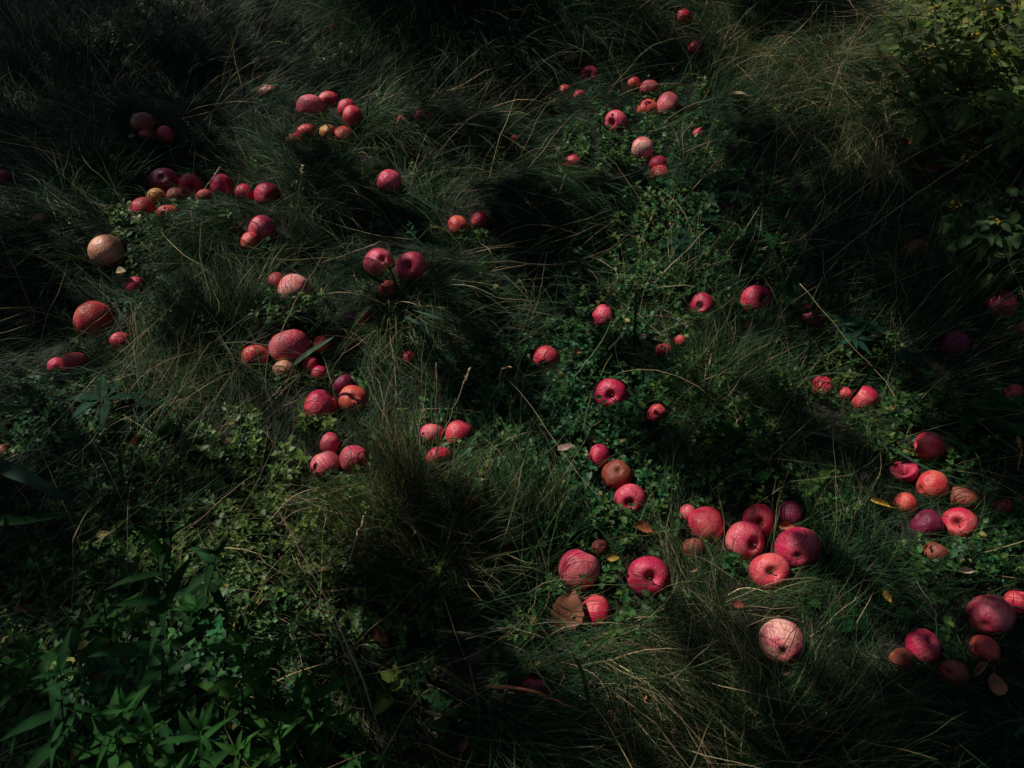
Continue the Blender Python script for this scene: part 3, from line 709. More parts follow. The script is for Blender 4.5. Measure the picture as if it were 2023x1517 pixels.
for lev in range(4):
    f = (lev+1)/4
    base = np.stack([q[:, 0]+lean[:, 0]*H*f, q[:, 1]+lean[:, 1]*H*f, gz + H*f + .006], -1)
    for s in (0, 1, 2) if lev == 3 else (0, 1):
        a = a0 + lev*1.57 + s*(math.pi if lev < 3 else 2.09) + RNG.normal(0, .3, n)
        el = RNG.uniform(.0, .55, n) + (.3 if lev == 3 else 0)
        D = np.stack([np.cos(a)*np.cos(el), np.sin(a)*np.cos(el), np.sin(el)], -1)
        N = nrm(np.array([0, 0, 1.]) + RNG.normal(0, .3, (n, 3)))
        L = (RNG.uniform(.012, .023, n)*(1 - .25*(lev == 3)))*sz
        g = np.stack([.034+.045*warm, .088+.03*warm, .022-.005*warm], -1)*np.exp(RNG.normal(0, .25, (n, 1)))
        yel = RNG.uniform(0, 1, n) < .02; g[yel] = [.20, .16, .05]
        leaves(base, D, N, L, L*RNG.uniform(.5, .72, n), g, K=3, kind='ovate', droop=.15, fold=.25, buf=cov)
o = cov.build('ground_cover', M_LEAF); tag(o, 'low creeping weeds with small paired green leaves between the grass', 'weeds', kind='stuff')

# ------------------------------------------------------------------ tussocks: each a plant of its own
def tussock(px, py, r, h, nb, tone, spread, dirdeg, label, bias=.3, wid=.0016, name='grass_tussock', keep=1.0, start=70, end=-35, group='grass tussocks'):
    nb = int(nb*.55); c = ground(px, py); c[2] = hgt(c[0], c[1])
    a = RNG.uniform(0, 6.28, nb); rr = r*np.sqrt(RNG.uniform(0, 1, nb))
    x = c[0]+rr*np.cos(a); y = c[1]+rr*np.sin(a)
    P = np.stack([x, y, hgt(x, y)], -1)
    hx, hy = np.cos(a)*(rr/r*.9+.15), np.sin(a)*(rr/r*.9+.15)
    if dirdeg is not None:
        g2 = ground(px+30*math.cos(math.radians(dirdeg)), py-30*math.sin(math.radians(dirdeg))); dv = nrm((g2-ground(px, py))[:2])
        hx = hx*(1-bias) + dv[0]*bias; hy = hy*(1-bias)+dv[1]*bias
    head = np.arctan2(hy, hx) + RNG.normal(0, .42, nb)
    L = h*RNG.uniform(.55, 1.25, nb)
    p0 = np.radians(start + RNG.normal(0, 12, nb)); p1 = np.radians(end*spread + (1-spread)*60 + RNG.normal(0, 20, nb))
    tn = pal(tone -.5 + RNG.normal(0, .8, nb) + np.where(RNG.uniform(0, 1, nb) < .12, 1.8, 0), nb, .3)
    b = blades(P, head, L, p0, p1, wid*RNG.uniform(.6, 1.3, nb), tn, K=8, curl=.6, scale=keep)
    o = b.build(name, M_GRASS, origin=c); o.location = c
    return tag(o, label, 'grass tussock', group)

TUS = [
 (950,20,.40,.50,9000,1.3,1,-90,'big dark shaggy tussock hanging down at the top centre',.35,.0017),
 (770,-5,.24,.42,3500,2.6,1,-95,'shaggy tussock with pale drooping strands left of the big dark one',.35,.0017),
 (1190,15,.24,.42,3500,2.5,1,-70,'shaggy tussock drooping right of the big dark one',.4,.0016),
 (1490,50,.28,.24,3600,2.7,.9,160,'brown dry tussock beside the highest small apple',.3,.0014),
 (1690,170,.24,.26,3000,2.8,1,-60,'straw coloured matted tussock at the left of the leafy bush',.4,.0014),
 (1755,290,.16,.36,1500,3.3,1,-85,'thin hanging tussock of dead stems below the straw coloured mat',.6,.0014),
 (612,400,.07,.26,1500,2.6,.8,-100,'narrow upright tussock between the row of windfalls and the lone rosy apple',.25,.0014),
 (205,390,.08,.26,1400,1.3,.5,60,'dark green upright tussock left of the row of windfalls',.2,.0018),
 (800,630,.07,.24,1700,2.6,.9,-70,'coarse tussock sprawling below the magenta pair of apples',.3,.0018),
 (840,1060,.11,.18,2700,3.3,.25,95,'thick upright tussock in the lower centre with straw tips',.15,.0014),
 (740,1000,.09,.20,1500,3.8,.25,120,'smaller upright tussock below the apple trio',.15,.0014),
 (1040,1130,.10,.24,1900,2.2,.6,60,'curving tussock left of the big salmon apple',.4,.0014),
 (1400,1180,.08,.18,1400,3.1,.6,95,'dry tussock in front of the lower right heap',.3,.0012),
 (1680,1090,.12,.18,1700,2.0,.6,50,'fine grey green tussock right of the biggest magenta apple',.3,.0012),
 (1400,760,.09,.18,1500,2.7,.35,75,'upright straw tipped tussock right of centre',.2,.0014),
 (1520,1480,.14,.22,2200,2.8,.4,80,'dry tussock at the bottom edge below the cream apple',.2,.0013),
 (470,660,.10,.22,1800,2.6,.8,50,'leaning tussock left of the largest rosy apple',.4,.0014),
 (760,260,.09,.28,1600,2.3,.9,0,'arching tussock sweeping right from the upper cluster',.75,.0018),
 (1850,640,.12,.30,1500,2.3,.4,45,'tall slanting tussock around the purple apple on the right',.5,.0012),
 (100,480,.16,.26,1700,1.5,1,185,'flattened tussock left of the pale peach apple',.6,.0014),
 (330,780,.08,.16,1000,3.7,.6,80,'dead straw tussock below the swept green grass on the left',.3,.0013),
 (1240,1310,.07,.26,1100,3.5,1,-40,'straw tussock lying down right below the red mottled apple',.8,.0013),
 (1000,1440,.10,.26,1300,2.3,.8,-30,'dark tussock with long leaning stems at the bottom centre',.6,.0013),
 (450,470,.12,.24,1500,1.7,1,200,'soft green tussock combed to the left, below the windfall row',.7,.0013),
]
for T_ in TUS: tussock(*T_[:9], bias=T_[9], wid=T_[10])

# ------------------------------------------------------------------ single stalks, broad blades
def stalk(pts, label, thick=.0016, tint=(.36, .27, .15), head=None, z0=None, name='grass_stalk', cat='grass stalk', group='dry grass stalks'):
    """pts: (px, py, height above the ground)"""
    q = []
    for px, py, hz in pts:
        q.append(ground(px, py, hz*1.45))
    q = np.array(q); m = 16; s = np.linspace(0, len(q)-1, m); i = np.clip(s.astype(int), 0, len(q)-2); f = (s-i)[:, None]
    p0 = q[np.maximum(i-1, 0)]; p1 = q[i]; p2 = q[i+1]; p3 = q[np.minimum(i+2, len(q)-1)]
    C = .5*((2*p1) + (-p0+p2)*f + (2*p0-5*p1+4*p2-p3)*f*f + (-p0+3*p1-3*p2+p3)*f**3)
    C[1:-1] += RNG.normal(0, .0012, (m-2, 3))
    root = empty(name, C[0]); tag(root, label, cat, group)
    tint = tuple(np.array(tint)*1.2); V, Q = tube(C, np.linspace(thick, thick*.55, m)*.62, 5); b = Buf(); b.add(V, Q, np.array(tint)); b.build('stem', M_STRAW, root, origin=C[0])
    if head:
        ln, sp = head; k = int(22*ln/.06)+6; tt = np.linspace(.0, 1, k); e = C[-1]; d = nrm(C[-1]-C[-4])
        P = e - d*ln*(1-tt)[:, None]
        a = RNG.uniform(0, 6.28, k); s1 = nrm(np.cross(d, [0, 0, 1.])); s2 = np.cross(d, s1)
        D = nrm(d*1.0 + sp*(np.cos(a)[:, None]*s1 + np.sin(a)[:, None]*s2))
        leaves(P, D, nrm(RNG.normal(0, 1, (k, 3))), np.full(k, .009), np.full(k, .0028), np.array(tint)*1.25, K=2, kind='lance', droop=.05, filt=False).build('seed_head', M_STRAW, root, origin=C[0])
    return root

ST = [
 ([(755,1450,.03),(680,1262,.16),(600,1100,.24),(552,1012,.27)],'long straw stalk rising to the upper left through the lower left weeds',.0026,(.40,.28,.17),(.06,.25)),
 ([(700,1330,.03),(640,1215,.10),(566,1160,.17)],'shorter straw stalk beside the long one in the lower left weeds',.0024,(.42,.30,.16),(.035,.4)),
 ([(740,1400,.02),(715,1340,.06),(690,1275,.10)],'thin pale stalk low beside the yellow green leaves',.002,(.40,.30,.16),None),
 ([(840,945,.03),(880,850,.13),(926,730,.22)],'slender stalk with a seed head slanting over the rosy apple',.0018,(.42,.31,.19),(.03,.3)),
 ([(865,915,.03),(862,820,.14),(861,722,.23)],'straight stalk standing in front of the rosy apple left of centre',.0018,(.36,.28,.18),(.035,.25)),
 ([(1775,796,.02),(1740,742,.05),(1690,690,.09),(1580,560,.16)],'bright straw stalk bent over the red striped apple',.0017,(.42,.34,.17),None),
 ([(735,985,.03),(710,1045,.07),(690,1108,.10)],'pale tapering dry blade pointing down in the upright tussock',.0040,(.45,.33,.22),None),
 ([(1040,655,.02),(1064,590,.11),(1080,497,.20)],'hair thin stem standing in the dark grass at the centre',.0015,(.34,.28,.20),None),
 ([(540,705,.05),(575,612,.11),(640,498,.20)],'long hair thin stem crossing the large cream and rosy apples',.0015,(.34,.26,.15),None),
 ([(395,388,.03),(415,358,.08),(434,330,.13)],'seed head stalk leaning between windfalls in the row',.0016,(.42,.33,.25),(.06,.3)),
 ([(388,505,.02),(380,462,.08),(377,420,.13)],'short upright seed head on the soft green tussock',.0018,(.42,.38,.24),(.06,.12)),
 ([(585,440,.03),(590,385,.13),(596,326,.24)],'upright stalk with pale open seed head over the narrow tussock',.0016,(.50,.42,.26),(.05,.75)),
 ([(288,960,.03),(285,800,.17),(290,665,.28)],'vertical thin stem over the dark weeds on the left',.0016,(.24,.26,.12),None),
 ([(15,900,.05),(6,850,.12),(-10,770,.2)],'pale stem at the left edge above the big dark leaf',.0022,(.38,.31,.18),None),
 ([(20,935,.03),(130,810,.10),(240,695,.15),(290,650,.17)],'long slanting stem rising right from the left edge',.0016,(.32,.26,.14),None),
 ([(635,520,.02),(720,490,.06),(760,478,.07),(770,500,.05)],'curled dry tip hooked over the magenta and cream apple',.0020,(.45,.36,.26),(.03,.2)),
 ([(963,1355,.06),(1060,1368,.07),(1163,1415,.03)],'reddish dry blade lying at the bottom centre',.0050,(.35,.13,.06),None),
 ([(1092,1372,.04),(1060,1325,.08),(1030,1282,.12)],'pale folded blade meeting the reddish one',.0030,(.40,.32,.20),None),
 ([(1230,1290,.02),(1160,1235,.06),(1030,1235,.09),(920,1262,.08)],'long bowed grey stem reaching left below the big brown leaf',.0016,(.28,.24,.17),None),
 ([(1850,1260,.09),(1845,1205,.09),(1812,1150,.10)],'wiry bent stem touching the crimson purple apple',.0016,(.36,.32,.20),None),
 ([(1495,1420,.02),(1450,1360,.05),(1425,1340,.06)],'short tan stem in the dry grass left of the cream apple',.0022,(.42,.30,.16),None),
 ([(1560,1510,.02),(1530,1430,.08),(1515,1360,.14)],'tan stem rising from the bottom edge under the cream apple',.0018,(.40,.34,.20),None),
 ([(1465,1520,.02),(1466,1450,.06),(1475,1380,.11)],'upright olive stem at the bottom edge left of the tan one',.0020,(.34,.34,.14),None),
 ([(1130,750,.02),(1200,650,.10),(1205,560,.17)],'kinked green stem standing left of the magenta apple cut by leaves',.0018,(.20,.26,.12),None),
 ([(1270,840,.02),(1240,760,.10),(1215,690,.15),(1230,660,.17)],'dry seeding stem arching past the star hollow apple',.0018,(.36,.30,.20),(.05,.25)),
 ([(1400,690,.03),(1390,760,.02),(1405,700,.14)],'straw tuft tip above the straw tipped tussock',.0018,(.45,.36,.22),(.05,.35)),
 ([(1690,420,.03),(1750,250,.20),(1790,190,.26)],'long dark stem slanting up towards the leafy bush',.0020,(.20,.18,.10),None),
 ([(1570,480,.03),(1750,340,.12),(1950,235,.20)],'very long stem slanting up right across the dark slope',.0018,(.26,.22,.13),(.06,.2)),
 ([(1630,520,.03),(1800,390,.12),(1960,285,.2)],'second very long stem parallel below the first on the dark slope',.0018,(.26,.22,.13),None),
 ([(2010,930,.04),(2018,890,.09),(2012,865,.12)],'rusty dry seed head at the right edge beside round leaves',.0030,(.42,.18,.09),(.04,.6)),
 ([(1010,725,.14),(992,730,.10),(985,770,.03)],'twisted orange brown seed pod stalk right of the coarse tussock',.0022,(.45,.32,.16),(.035,.2)),
]
for s_ in ST: stalk(s_[0], s_[1], s_[2], s_[3], s_[4])

def broad_blade(pts, wpx, label, tint):
    q = np.array([ground(p[0], p[1], p[2]*1.4+.01) for p in pts]); m = 14; s = np.linspace(0, len(q)-1, m); i = np.clip(s.astype(int), 0, len(q)-2); f = (s-i)[:, None]
    p0 = q[np.maximum(i-1, 0)]; p1 = q[i]; p2 = q[i+1]; p3 = q[np.minimum(i+2, len(q)-1)]
    C = .5*((2*p1) + (-p0+p2)*f + (2*p0-5*p1+4*p2-p3)*f*f + (-p0+3*p1-3*p2+p3)*f**3)
    t = np.linspace(0, 1, m); W = wpx*1.2e-3*np.clip(np.minimum(1, .35+t*4)*(1-t**3), .05, 1)
    tg = nrm(np.gradient(C, axis=0)); sd = nrm(np.cross(tg, nrm(np.array([.25, -.4, 1.])))); nn = np.cross(sd, tg)
    V = np.stack([C-sd*W[:, None]*.5+nn*W[:, None]*.18, C, C+sd*W[:, None]*.5+nn*W[:, None]*.18], 1)
    # a real thickness: underside
    V2 = V - nn[:, None]*.0004
    a = (np.arange(m-1)*3)[:, None]+np.arange(2)
    Q = np.stack([a, a+1, a+4, a+3], -1).reshape(-1, 4); k = m*3
    b = Buf(); b.add(np.concatenate([V.reshape(-1, 3), V2.reshape(-1, 3)]), np.concatenate([Q, Q[:, ::-1]+k]), np.array(tint))
    o = b.build('broad_grass_blade', M_BIGLEAF, origin=C[0]); o.location = C[0]
    return tag(o, label, 'grass blade', 'broad green grass blades')
G1, G2, G3 = (.04, .085, .055), (.055, .10, .035), (.022, .065, .022)
for a in [
 ([(800,625,.06),(835,650,.10),(855,700,.07),(872,745,.03)],9,'broad blade drooping straight down from the coarse tussock',G1),
 ([(815,612,.06),(900,640,.09),(980,670,.06),(1060,690,.03)],6,'broad blade reaching right from the coarse tussock',G1),
 ([(760,560,.05),(700,530,.10),(635,498,.11)],7,'broad blade reaching up left from the magenta pair',G3),
 ([(745,590,.05),(715,620,.10),(690,655,.09),(665,700,.04)],9,'broad blade arching over the crimson apple',G2),
 ([(800,560,.05),(790,590,.04),(770,530,.09),(740,505,.10)],6,'broad blade rising between the magenta pair',G3),
 ([(850,590,.04),(905,540,.10),(960,505,.10),(980,500,.09)],5,'broad blade curving up right of the coarse tussock',G2),
 ([(580,720,.04),(620,690,.10),(660,665,.13)],11,'broad pale leaf blade right of the largest rosy apple',(.10,.16,.10)),
 ([(1252,700,.02),(1255,620,.10),(1258,560,.14)],7,'upright green blade in the weeds right of centre',G3),
 ([(1590,740,.03),(1600,680,.08),(1600,650,.11)],6,'upright blade beneath the palmate weed',G1),
 ([(1680,790,.04),(1715,740,.09),(1745,700,.12)],8,'broad dark blade leaning right over the red striped apple',G3),
 ([(1700,860,.02),(1760,885,.02),(1830,925,.015),(1900,948,.01)],7,'long broad blade arching under the round bright red apple',G1),
 ([(640,240,.02),(632,222,.08),(620,200,.12)],6,'pale blade across the rosy apple of the upper cluster',(.20,.24,.14)),
 ([(850,250,.05),(930,245,.09),(985,262,.06),(1060,310,.03)],7,'pale green blade arching right on the grass ridge',(.16,.19,.09)),
 ([(1165,1400,.04),(1150,1330,.08),(1130,1290,.10)],7,'olive blade beside the reddish dry one at the bottom',(.12,.13,.05)),
 ([(1225,1460,.02),(1235,1400,.06),(1242,1350,.09)],6,'bright green blade standing near the bottom centre',(.08,.17,.04)),
 ([(245,960,.02),(238,900,.08),(262,880,.10),(255,930,.07)],8,'folded green blade in the weeds on the left',G2),
 ([(-170,1010,.02),(-110,900,.18),(0,922,.22),(90,962,.21),(160,1002,.18)],26,'big dark green blade like leaf entering from the left edge',G1),
 ([(-120,860,.02),(-60,800,.14),(10,806,.17),(80,803,.15)],12,'narrow green leaf poking in from the left edge higher up',G2),
 ([(-160,1120,.02),(-90,1030,.20),(30,1030,.23),(150,1012,.20)],16,'dim green leaf under the big dark one at the left edge',G3),
 ([(720,250,.03),(725,225,.08),(728,195,.12)],6,'short bright green blade right of the upper cluster',G2),
]: broad_blade(*a)

# ------------------------------------------------------------------ leafy plants
def spline(q, m):
    q = np.asarray(q, float); s = np.linspace(0, len(q)-1, m); i = np.clip(s.astype(int), 0, len(q)-2); f = (s-i)[:, None]
    p0 = q[np.maximum(i-1, 0)]; p1 = q[i]; p2 = q[i+1]; p3 = q[np.minimum(i+2, len(q)-1)]
    return .5*((2*p1) + (-p0+p2)*f + (2*p0-5*p1+4*p2-p3)*f*f + (-p0+3*p1-3*p2+p3)*f**3)

def leafy_plant(base, top, topz, nl, LL, WW, label, tint, name='leafy_weed', cat='weed', group='leafy weeds', kind='lance', droop=.35, el=.35, start=.25, filt=True, rosette=5, K=8, thick=.004):
    b0 = ground(*base); t0 = at_z(top[0], top[1], topz)
    mid = .5*(b0+t0)+np.array([RNG.normal(0, .01), RNG.normal(0, .01), .02])
    C = spline([b0, mid, t0], 18); root = empty(name, b0); tag(root, label, cat, group)
    V, Q = tube(C, np.linspace(thick, thick*.4, 18)*.5, 6); b = Buf(); b.add(V, Q, np.array(tint)*np.array([1.3, .8, .7])); b.build('stem', M_BIGLEAF, root, origin=b0)
    k = nl; s = np.linspace(start, .96, k); idx = np.clip((s*17).astype(int), 0, 16); P = C[idx] + (C[idx+1]-C[idx])*(s*17-idx)[:, None]
    a = np.arange(k)*2.4 + RNG.uniform(0, 6.28) + RNG.normal(0, .25, k); e = el + RNG.normal(0, .3, k) + .1*s
    P = np.concatenate([P, np.repeat(C[-1:], rosette, 0)]); a = np.concatenate([a, np.arange(rosette)*6.283/max(1, rosette)+RNG.uniform(0, 6)]); e = np.concatenate([e, np.full(rosette, el+.45)])
    n = len(P); size = np.concatenate([.55+.75*np.sin(math.pi*np.clip(s, .1, .9)), np.full(rosette, .5)])*RNG.uniform(.55, 1.3, n)
    D = np.stack([np.cos(a)*np.cos(e), np.sin(a)*np.cos(e), np.sin(e)], -1); N = nrm(np.array([0, 0, 1.])+RNG.normal(0, .25, (n, 3)))
    tn = np.array(tint)*np.exp(RNG.normal(0, .18, (n, 1)))
    leaves(P, D, N, LL*size, WW*size, tn, K=K, kind=kind, droop=droop, fold=.3, filt=filt, wave=(0 if kind == 'lance' else .008), scale=1).build('foliage', M_BIGLEAF, root, origin=b0)
    return root

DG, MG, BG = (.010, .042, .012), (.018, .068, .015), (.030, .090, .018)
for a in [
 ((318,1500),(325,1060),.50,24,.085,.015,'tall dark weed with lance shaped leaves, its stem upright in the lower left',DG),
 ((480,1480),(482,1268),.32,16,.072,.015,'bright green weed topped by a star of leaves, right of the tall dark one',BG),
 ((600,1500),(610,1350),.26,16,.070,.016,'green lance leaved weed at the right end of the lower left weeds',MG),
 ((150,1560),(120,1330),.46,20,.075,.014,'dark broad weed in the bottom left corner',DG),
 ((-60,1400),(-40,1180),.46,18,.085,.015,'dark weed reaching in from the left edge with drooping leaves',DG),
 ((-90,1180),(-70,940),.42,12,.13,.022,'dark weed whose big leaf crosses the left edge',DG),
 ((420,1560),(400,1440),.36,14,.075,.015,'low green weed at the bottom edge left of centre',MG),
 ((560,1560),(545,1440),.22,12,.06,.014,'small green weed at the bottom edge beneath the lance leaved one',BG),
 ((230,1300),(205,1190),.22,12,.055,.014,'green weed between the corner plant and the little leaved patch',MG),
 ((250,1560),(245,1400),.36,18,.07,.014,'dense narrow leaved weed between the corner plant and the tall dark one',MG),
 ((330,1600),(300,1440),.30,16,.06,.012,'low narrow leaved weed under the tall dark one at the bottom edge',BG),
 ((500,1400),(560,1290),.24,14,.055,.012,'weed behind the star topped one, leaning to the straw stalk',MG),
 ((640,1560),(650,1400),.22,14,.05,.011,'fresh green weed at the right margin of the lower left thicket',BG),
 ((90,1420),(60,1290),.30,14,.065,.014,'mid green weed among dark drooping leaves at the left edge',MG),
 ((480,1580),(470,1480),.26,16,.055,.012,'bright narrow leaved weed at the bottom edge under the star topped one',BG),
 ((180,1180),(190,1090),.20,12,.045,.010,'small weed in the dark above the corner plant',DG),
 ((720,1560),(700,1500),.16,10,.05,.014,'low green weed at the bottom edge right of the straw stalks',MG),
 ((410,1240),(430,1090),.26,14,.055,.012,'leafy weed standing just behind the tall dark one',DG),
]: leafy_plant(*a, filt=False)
for a in [
 ((780,1450),(782,1330),.12,6,.034,.020,'little weed with pale yellow green leaves by the straw stalks',(.10,.14,.03)),
 ((1268,320),(1272,292),.10,5,.028,.009,'small dark sprig in front of the cream and pink apple',DG),
 ((310,870),(330,850),.07,8,.035,.018,'weed sprouting among small leaves on the left',MG),
 ((1640,1480),(1650,1450),.05,6,.03,.015,'tiny weed at the bottom right edge',DG),
 ((745,1180),(730,1150),.07,7,.032,.019,'dark green weed at the base of the thick upright tussock',DG),
 ((1585,1200),(1590,1185),.05,6,.026,.017,'small rounded weed right below the biggest magenta apple',MG),
 ((1690,1240),(1700,1228),.05,6,.03,.02,'dark rounded weed left of the yellow crescent leaf',DG),
 ((1890,1110),(1893,1085),.08,8,.03,.018,'dark glossy weed right below the bright red stem hollow apple',(.05,.10,.055)),
 ((1545,870),(1420,850),.06,8,.03,.02,'leafy weed in the ground cover left of the slanting grass',MG),
 ((1490,930),(1500,950),.06,8,.03,.02,'leafy weed above the lower right heap',DG),
 ((890,1400),(880,1395),.05,7,.04,.016,'dark star shaped weed at the bottom left of centre',DG),
]: leafy_plant(*a, kind='ovate', rosette=4, el=.2, thick=.002, K=5, filt=True)

def palmate(px, py, hz, R, nl, label, tint, wd=.3, el=.12, nleaf=1):
    b0 = ground(px+4, py+8); root = empty('palmate_weed', b0); tag(root, label, 'weed', 'palmate weeds')
    bs, bf = Buf(), Buf()
    for j in range(nleaf):
        t0 = at_z(px + (0 if j == 0 else RNG.uniform(-60, 60)), py + (0 if j == 0 else RNG.uniform(-30, 30)), b0[2]+hz*(1 if j == 0 else RNG.uniform(.5, .9)))
        C = spline([b0, .5*(b0+t0)+np.array([0, 0, .015]), t0], 10)
        V, Q = tube(C, np.full(10, .0012), 5); bs.add(V, Q, np.array(tint)*np.array([1.4, 1, .8]))
        a = np.linspace(0, 6.283, nl, endpoint=False) + RNG.uniform(0, 1) + RNG.normal(0, .12, nl)
        e = np.full(nl, el) + RNG.normal(0, .12, nl)
        D = np.stack([np.cos(a)*np.cos(e), np.sin(a)*np.cos(e), np.sin(e)], -1); N = nrm(np.array([0, 0, 1.])+RNG.normal(0, .15, (nl, 3)))
        s = R*RNG.uniform(.7, 1.15, nl)
        leaves(np.repeat(t0[None], nl, 0), D, N, s, s*wd, np.array(tint)*np.exp(RNG.normal(0, .12, (nl, 1))), K=9, kind='lance', droop=.2, fold=.35, filt=False, wave=.015, buf=bf)
    bs.build('stem', M_BIGLEAF, root, origin=b0); bf.build('foliage', M_BIGLEAF, root, origin=b0)
TG = (.014, .046, .028)
for a in [(205,786,.09,.085,6,'blue green weed with spreading fingered leaves, left side',TG,.34,.12,2),
 (1685,668,.09,.065,7,'fingered weed right of centre behind the bright straw stalk',TG,.28,.15,3),
 (1790,700,.06,.05,6,'small fingered weed below the purple apple side',TG,.28,.1,1),
 (1345,480,.08,.055,7,'fingered weed left of the swept dark grass, upper right of centre',TG,.36,.1,3),
 (1520,475,.06,.06,6,'dark fingered weed below the small red apple with jagged leaves',DG,.3,.1,2),
 (1460,385,.07,.05,6,'jagged pale green weed above the small hollow red apple',(.09,.15,.08),.38,.1,3),
 (1610,610,.06,.05,6,'dark fingered weed over the dim crimson apple',DG,.3,.1,2),
 (1380,225,.05,.04,6,'pale grey green fingered weed right of the large pinkish apple',TG,.4,.1,2),
 (390,1200,.10,.05,6,'fingered weed in the small leaved patch, lower left',MG,.3,.2,2)]: palmate(*a)

def round_leaved(px, py, label, n, R, hz=.06):
    b0 = ground(px, py); root = empty('round_leaved_weed', b0); tag(root, label, 'weed', 'round leaved weeds'); bs, bf = Buf(), Buf()
    for j in range(n):
        a = j*2.4+RNG.uniform(0, 1); d = RNG.uniform(.02, .07)
        t0 = b0 + np.array([d*math.cos(a), d*math.sin(a), hz*RNG.uniform(.6, 1.2)])
        V, Q = tube(spline([b0, .5*(b0+t0)+np.array([0, 0, .012]), t0], 8), np.full(8, .001), 5); bs.add(V, Q, np.array(DG))
        e = RNG.uniform(-.1, .4); D = np.array([[math.cos(a)*math.cos(e), math.sin(a)*math.cos(e), math.sin(e)]])
        r = np.array([R*RNG.uniform(.7, 1.1)])
        leaves(t0[None]-D*r*.3, D, nrm(np.array([[0, -.2, 1.]])), r, r*.95, np.array([DG])*RNG.uniform(.9, 1.5), K=8, kind='round', droop=.15, fold=.2, filt=True, scale=1, buf=bf)
    if bf.n: bf.build('foliage', M_BIGLEAF, root, origin=b0)
    bs.build('stem', M_BIGLEAF, root, origin=b0)
round_leaved(1940, 860, 'weed with big dark round leaves near the right edge', 9, .055, .08)
round_leaved(1700, 1215, 'weed with round dark leaves left of the yellow crescent leaf', 6, .03, .04)
round_leaved(1350, 1290, 'round leaved weed below the bright magenta stem apple', 5, .026, .04)
round_leaved(1250, 890, 'round leaved weed right of the magenta chain apple', 8, .022, .05)
round_leaved(600, 745, 'pale broad leaved weed over the apples under the largest rosy one', 3, .035, .07)

# ------------------------------------------------------------------ flowering bush, top right
def bush(px, py, tx, ty, tz, ns, nl, label, tint):
    b0 = ground(px, py); root = empty('flowering_bush', b0); tag(root, label, 'bush', 'leafy plants with yellow flowers at the upper right')
    bs, bf = Buf(), Buf(); fl = []
    for j in range(ns):
        t0 = at_z(tx+RNG.uniform(-110, 110), ty+RNG.uniform(-110, 120), tz*RNG.uniform(.6, 1.1)); bb = b0+np.array([RNG.normal(0, .06), RNG.normal(0, .06), 0]); bb[2] = hgt(bb[0], bb[1])
        C = spline([bb, .5*(bb+t0)+np.array([RNG.normal(0, .03), RNG.normal(0, .03), .05]), t0], 16)
        V, Q = tube(C, np.linspace(.0028, .0012, 16), 6); bs.add(V, Q, np.array([.05, .05, .025]))
        n = nl; s = RNG.uniform(.18, 1, n); i = np.clip((s*15).astype(int), 0, 14); P = C[i]+(C[i+1]-C[i])*(s*15-i)[:, None]
        a = RNG.uniform(0, 6.28, n); e = RNG.uniform(-.5, .5, n)
        D = np.stack([np.cos(a)*np.cos(e), np.sin(a)*np.cos(e), np.sin(e)], -1); P = P + D*RNG.uniform(.005, .06, n)[:, None]
        L = RNG.uniform(.025, .062, n); N = nrm(np.array([0, -.2, 1.])+RNG.normal(0, .45, (n, 3)))
        leaves(P, D, N, L, L*RNG.uniform(.42, .58, n), np.array(tint)*np.exp(RNG.normal(0, .28, (n, 1)))*np.array([1, 1, 1.]), K=6, kind='ovate', droop=.3, fold=.25, wave=.012, filt=False, buf=bf)
        fl.append(t0)
        if j % 3 == 0: fl.append(C[12]+np.array([RNG.normal(0, .04), RNG.normal(0, .04), .03]))
    bs.build('stem', M_BIGLEAF, root, origin=b0); bf.build('foliage', M_BIGLEAF, root, origin=b0)
    for p in fl:
        k = 9; a = RNG.uniform(0, 6.28, k); e = RNG.uniform(-.1, 1.2, k); D = np.stack([np.cos(a)*np.cos(e), np.sin(a)*np.cos(e), np.sin(e)], -1)
        leaves(p[None]+RNG.normal(0, .007, (k, 3)), D, nrm(RNG.normal(0, 1, (k, 3))), np.full(k, .010), np.full(k, .006), np.array([.42, .27, .025])*np.exp(RNG.normal(0, .2, (k, 1))), K=3, filt=False).build('flower', M_LEAF, root, origin=b0)
BT = (.078, .115, .042)
bush(1850, 290, 1860, 100, .34, 10, 44, 'leafy bush with pale green leaves and yellow flowers, left part of the thicket', BT)
bush(1990, 310, 1985, 130, .40, 10, 44, 'leafy bush with yellow flowers at the right edge of the picture', (.07, .11, .036))
bush(1930, 180, 1930, 10, .40, 9, 40, 'leafy bush with most yellow flowers, at the top right corner', (.08, .115, .032))
bush(2110, 250, 2110, 60, .45, 7, 26, 'leafy bush just beyond the right edge', (.06, .09, .035))
bush(1880, 60, 1850, -60, .40, 6, 22, 'leafy bush farthest back at the top right', BT)
bush(2010, 560, 1985, 350, .28, 8, 30, 'lowest leafy bush in deep shade at the right edge', (.05, .09, .035))

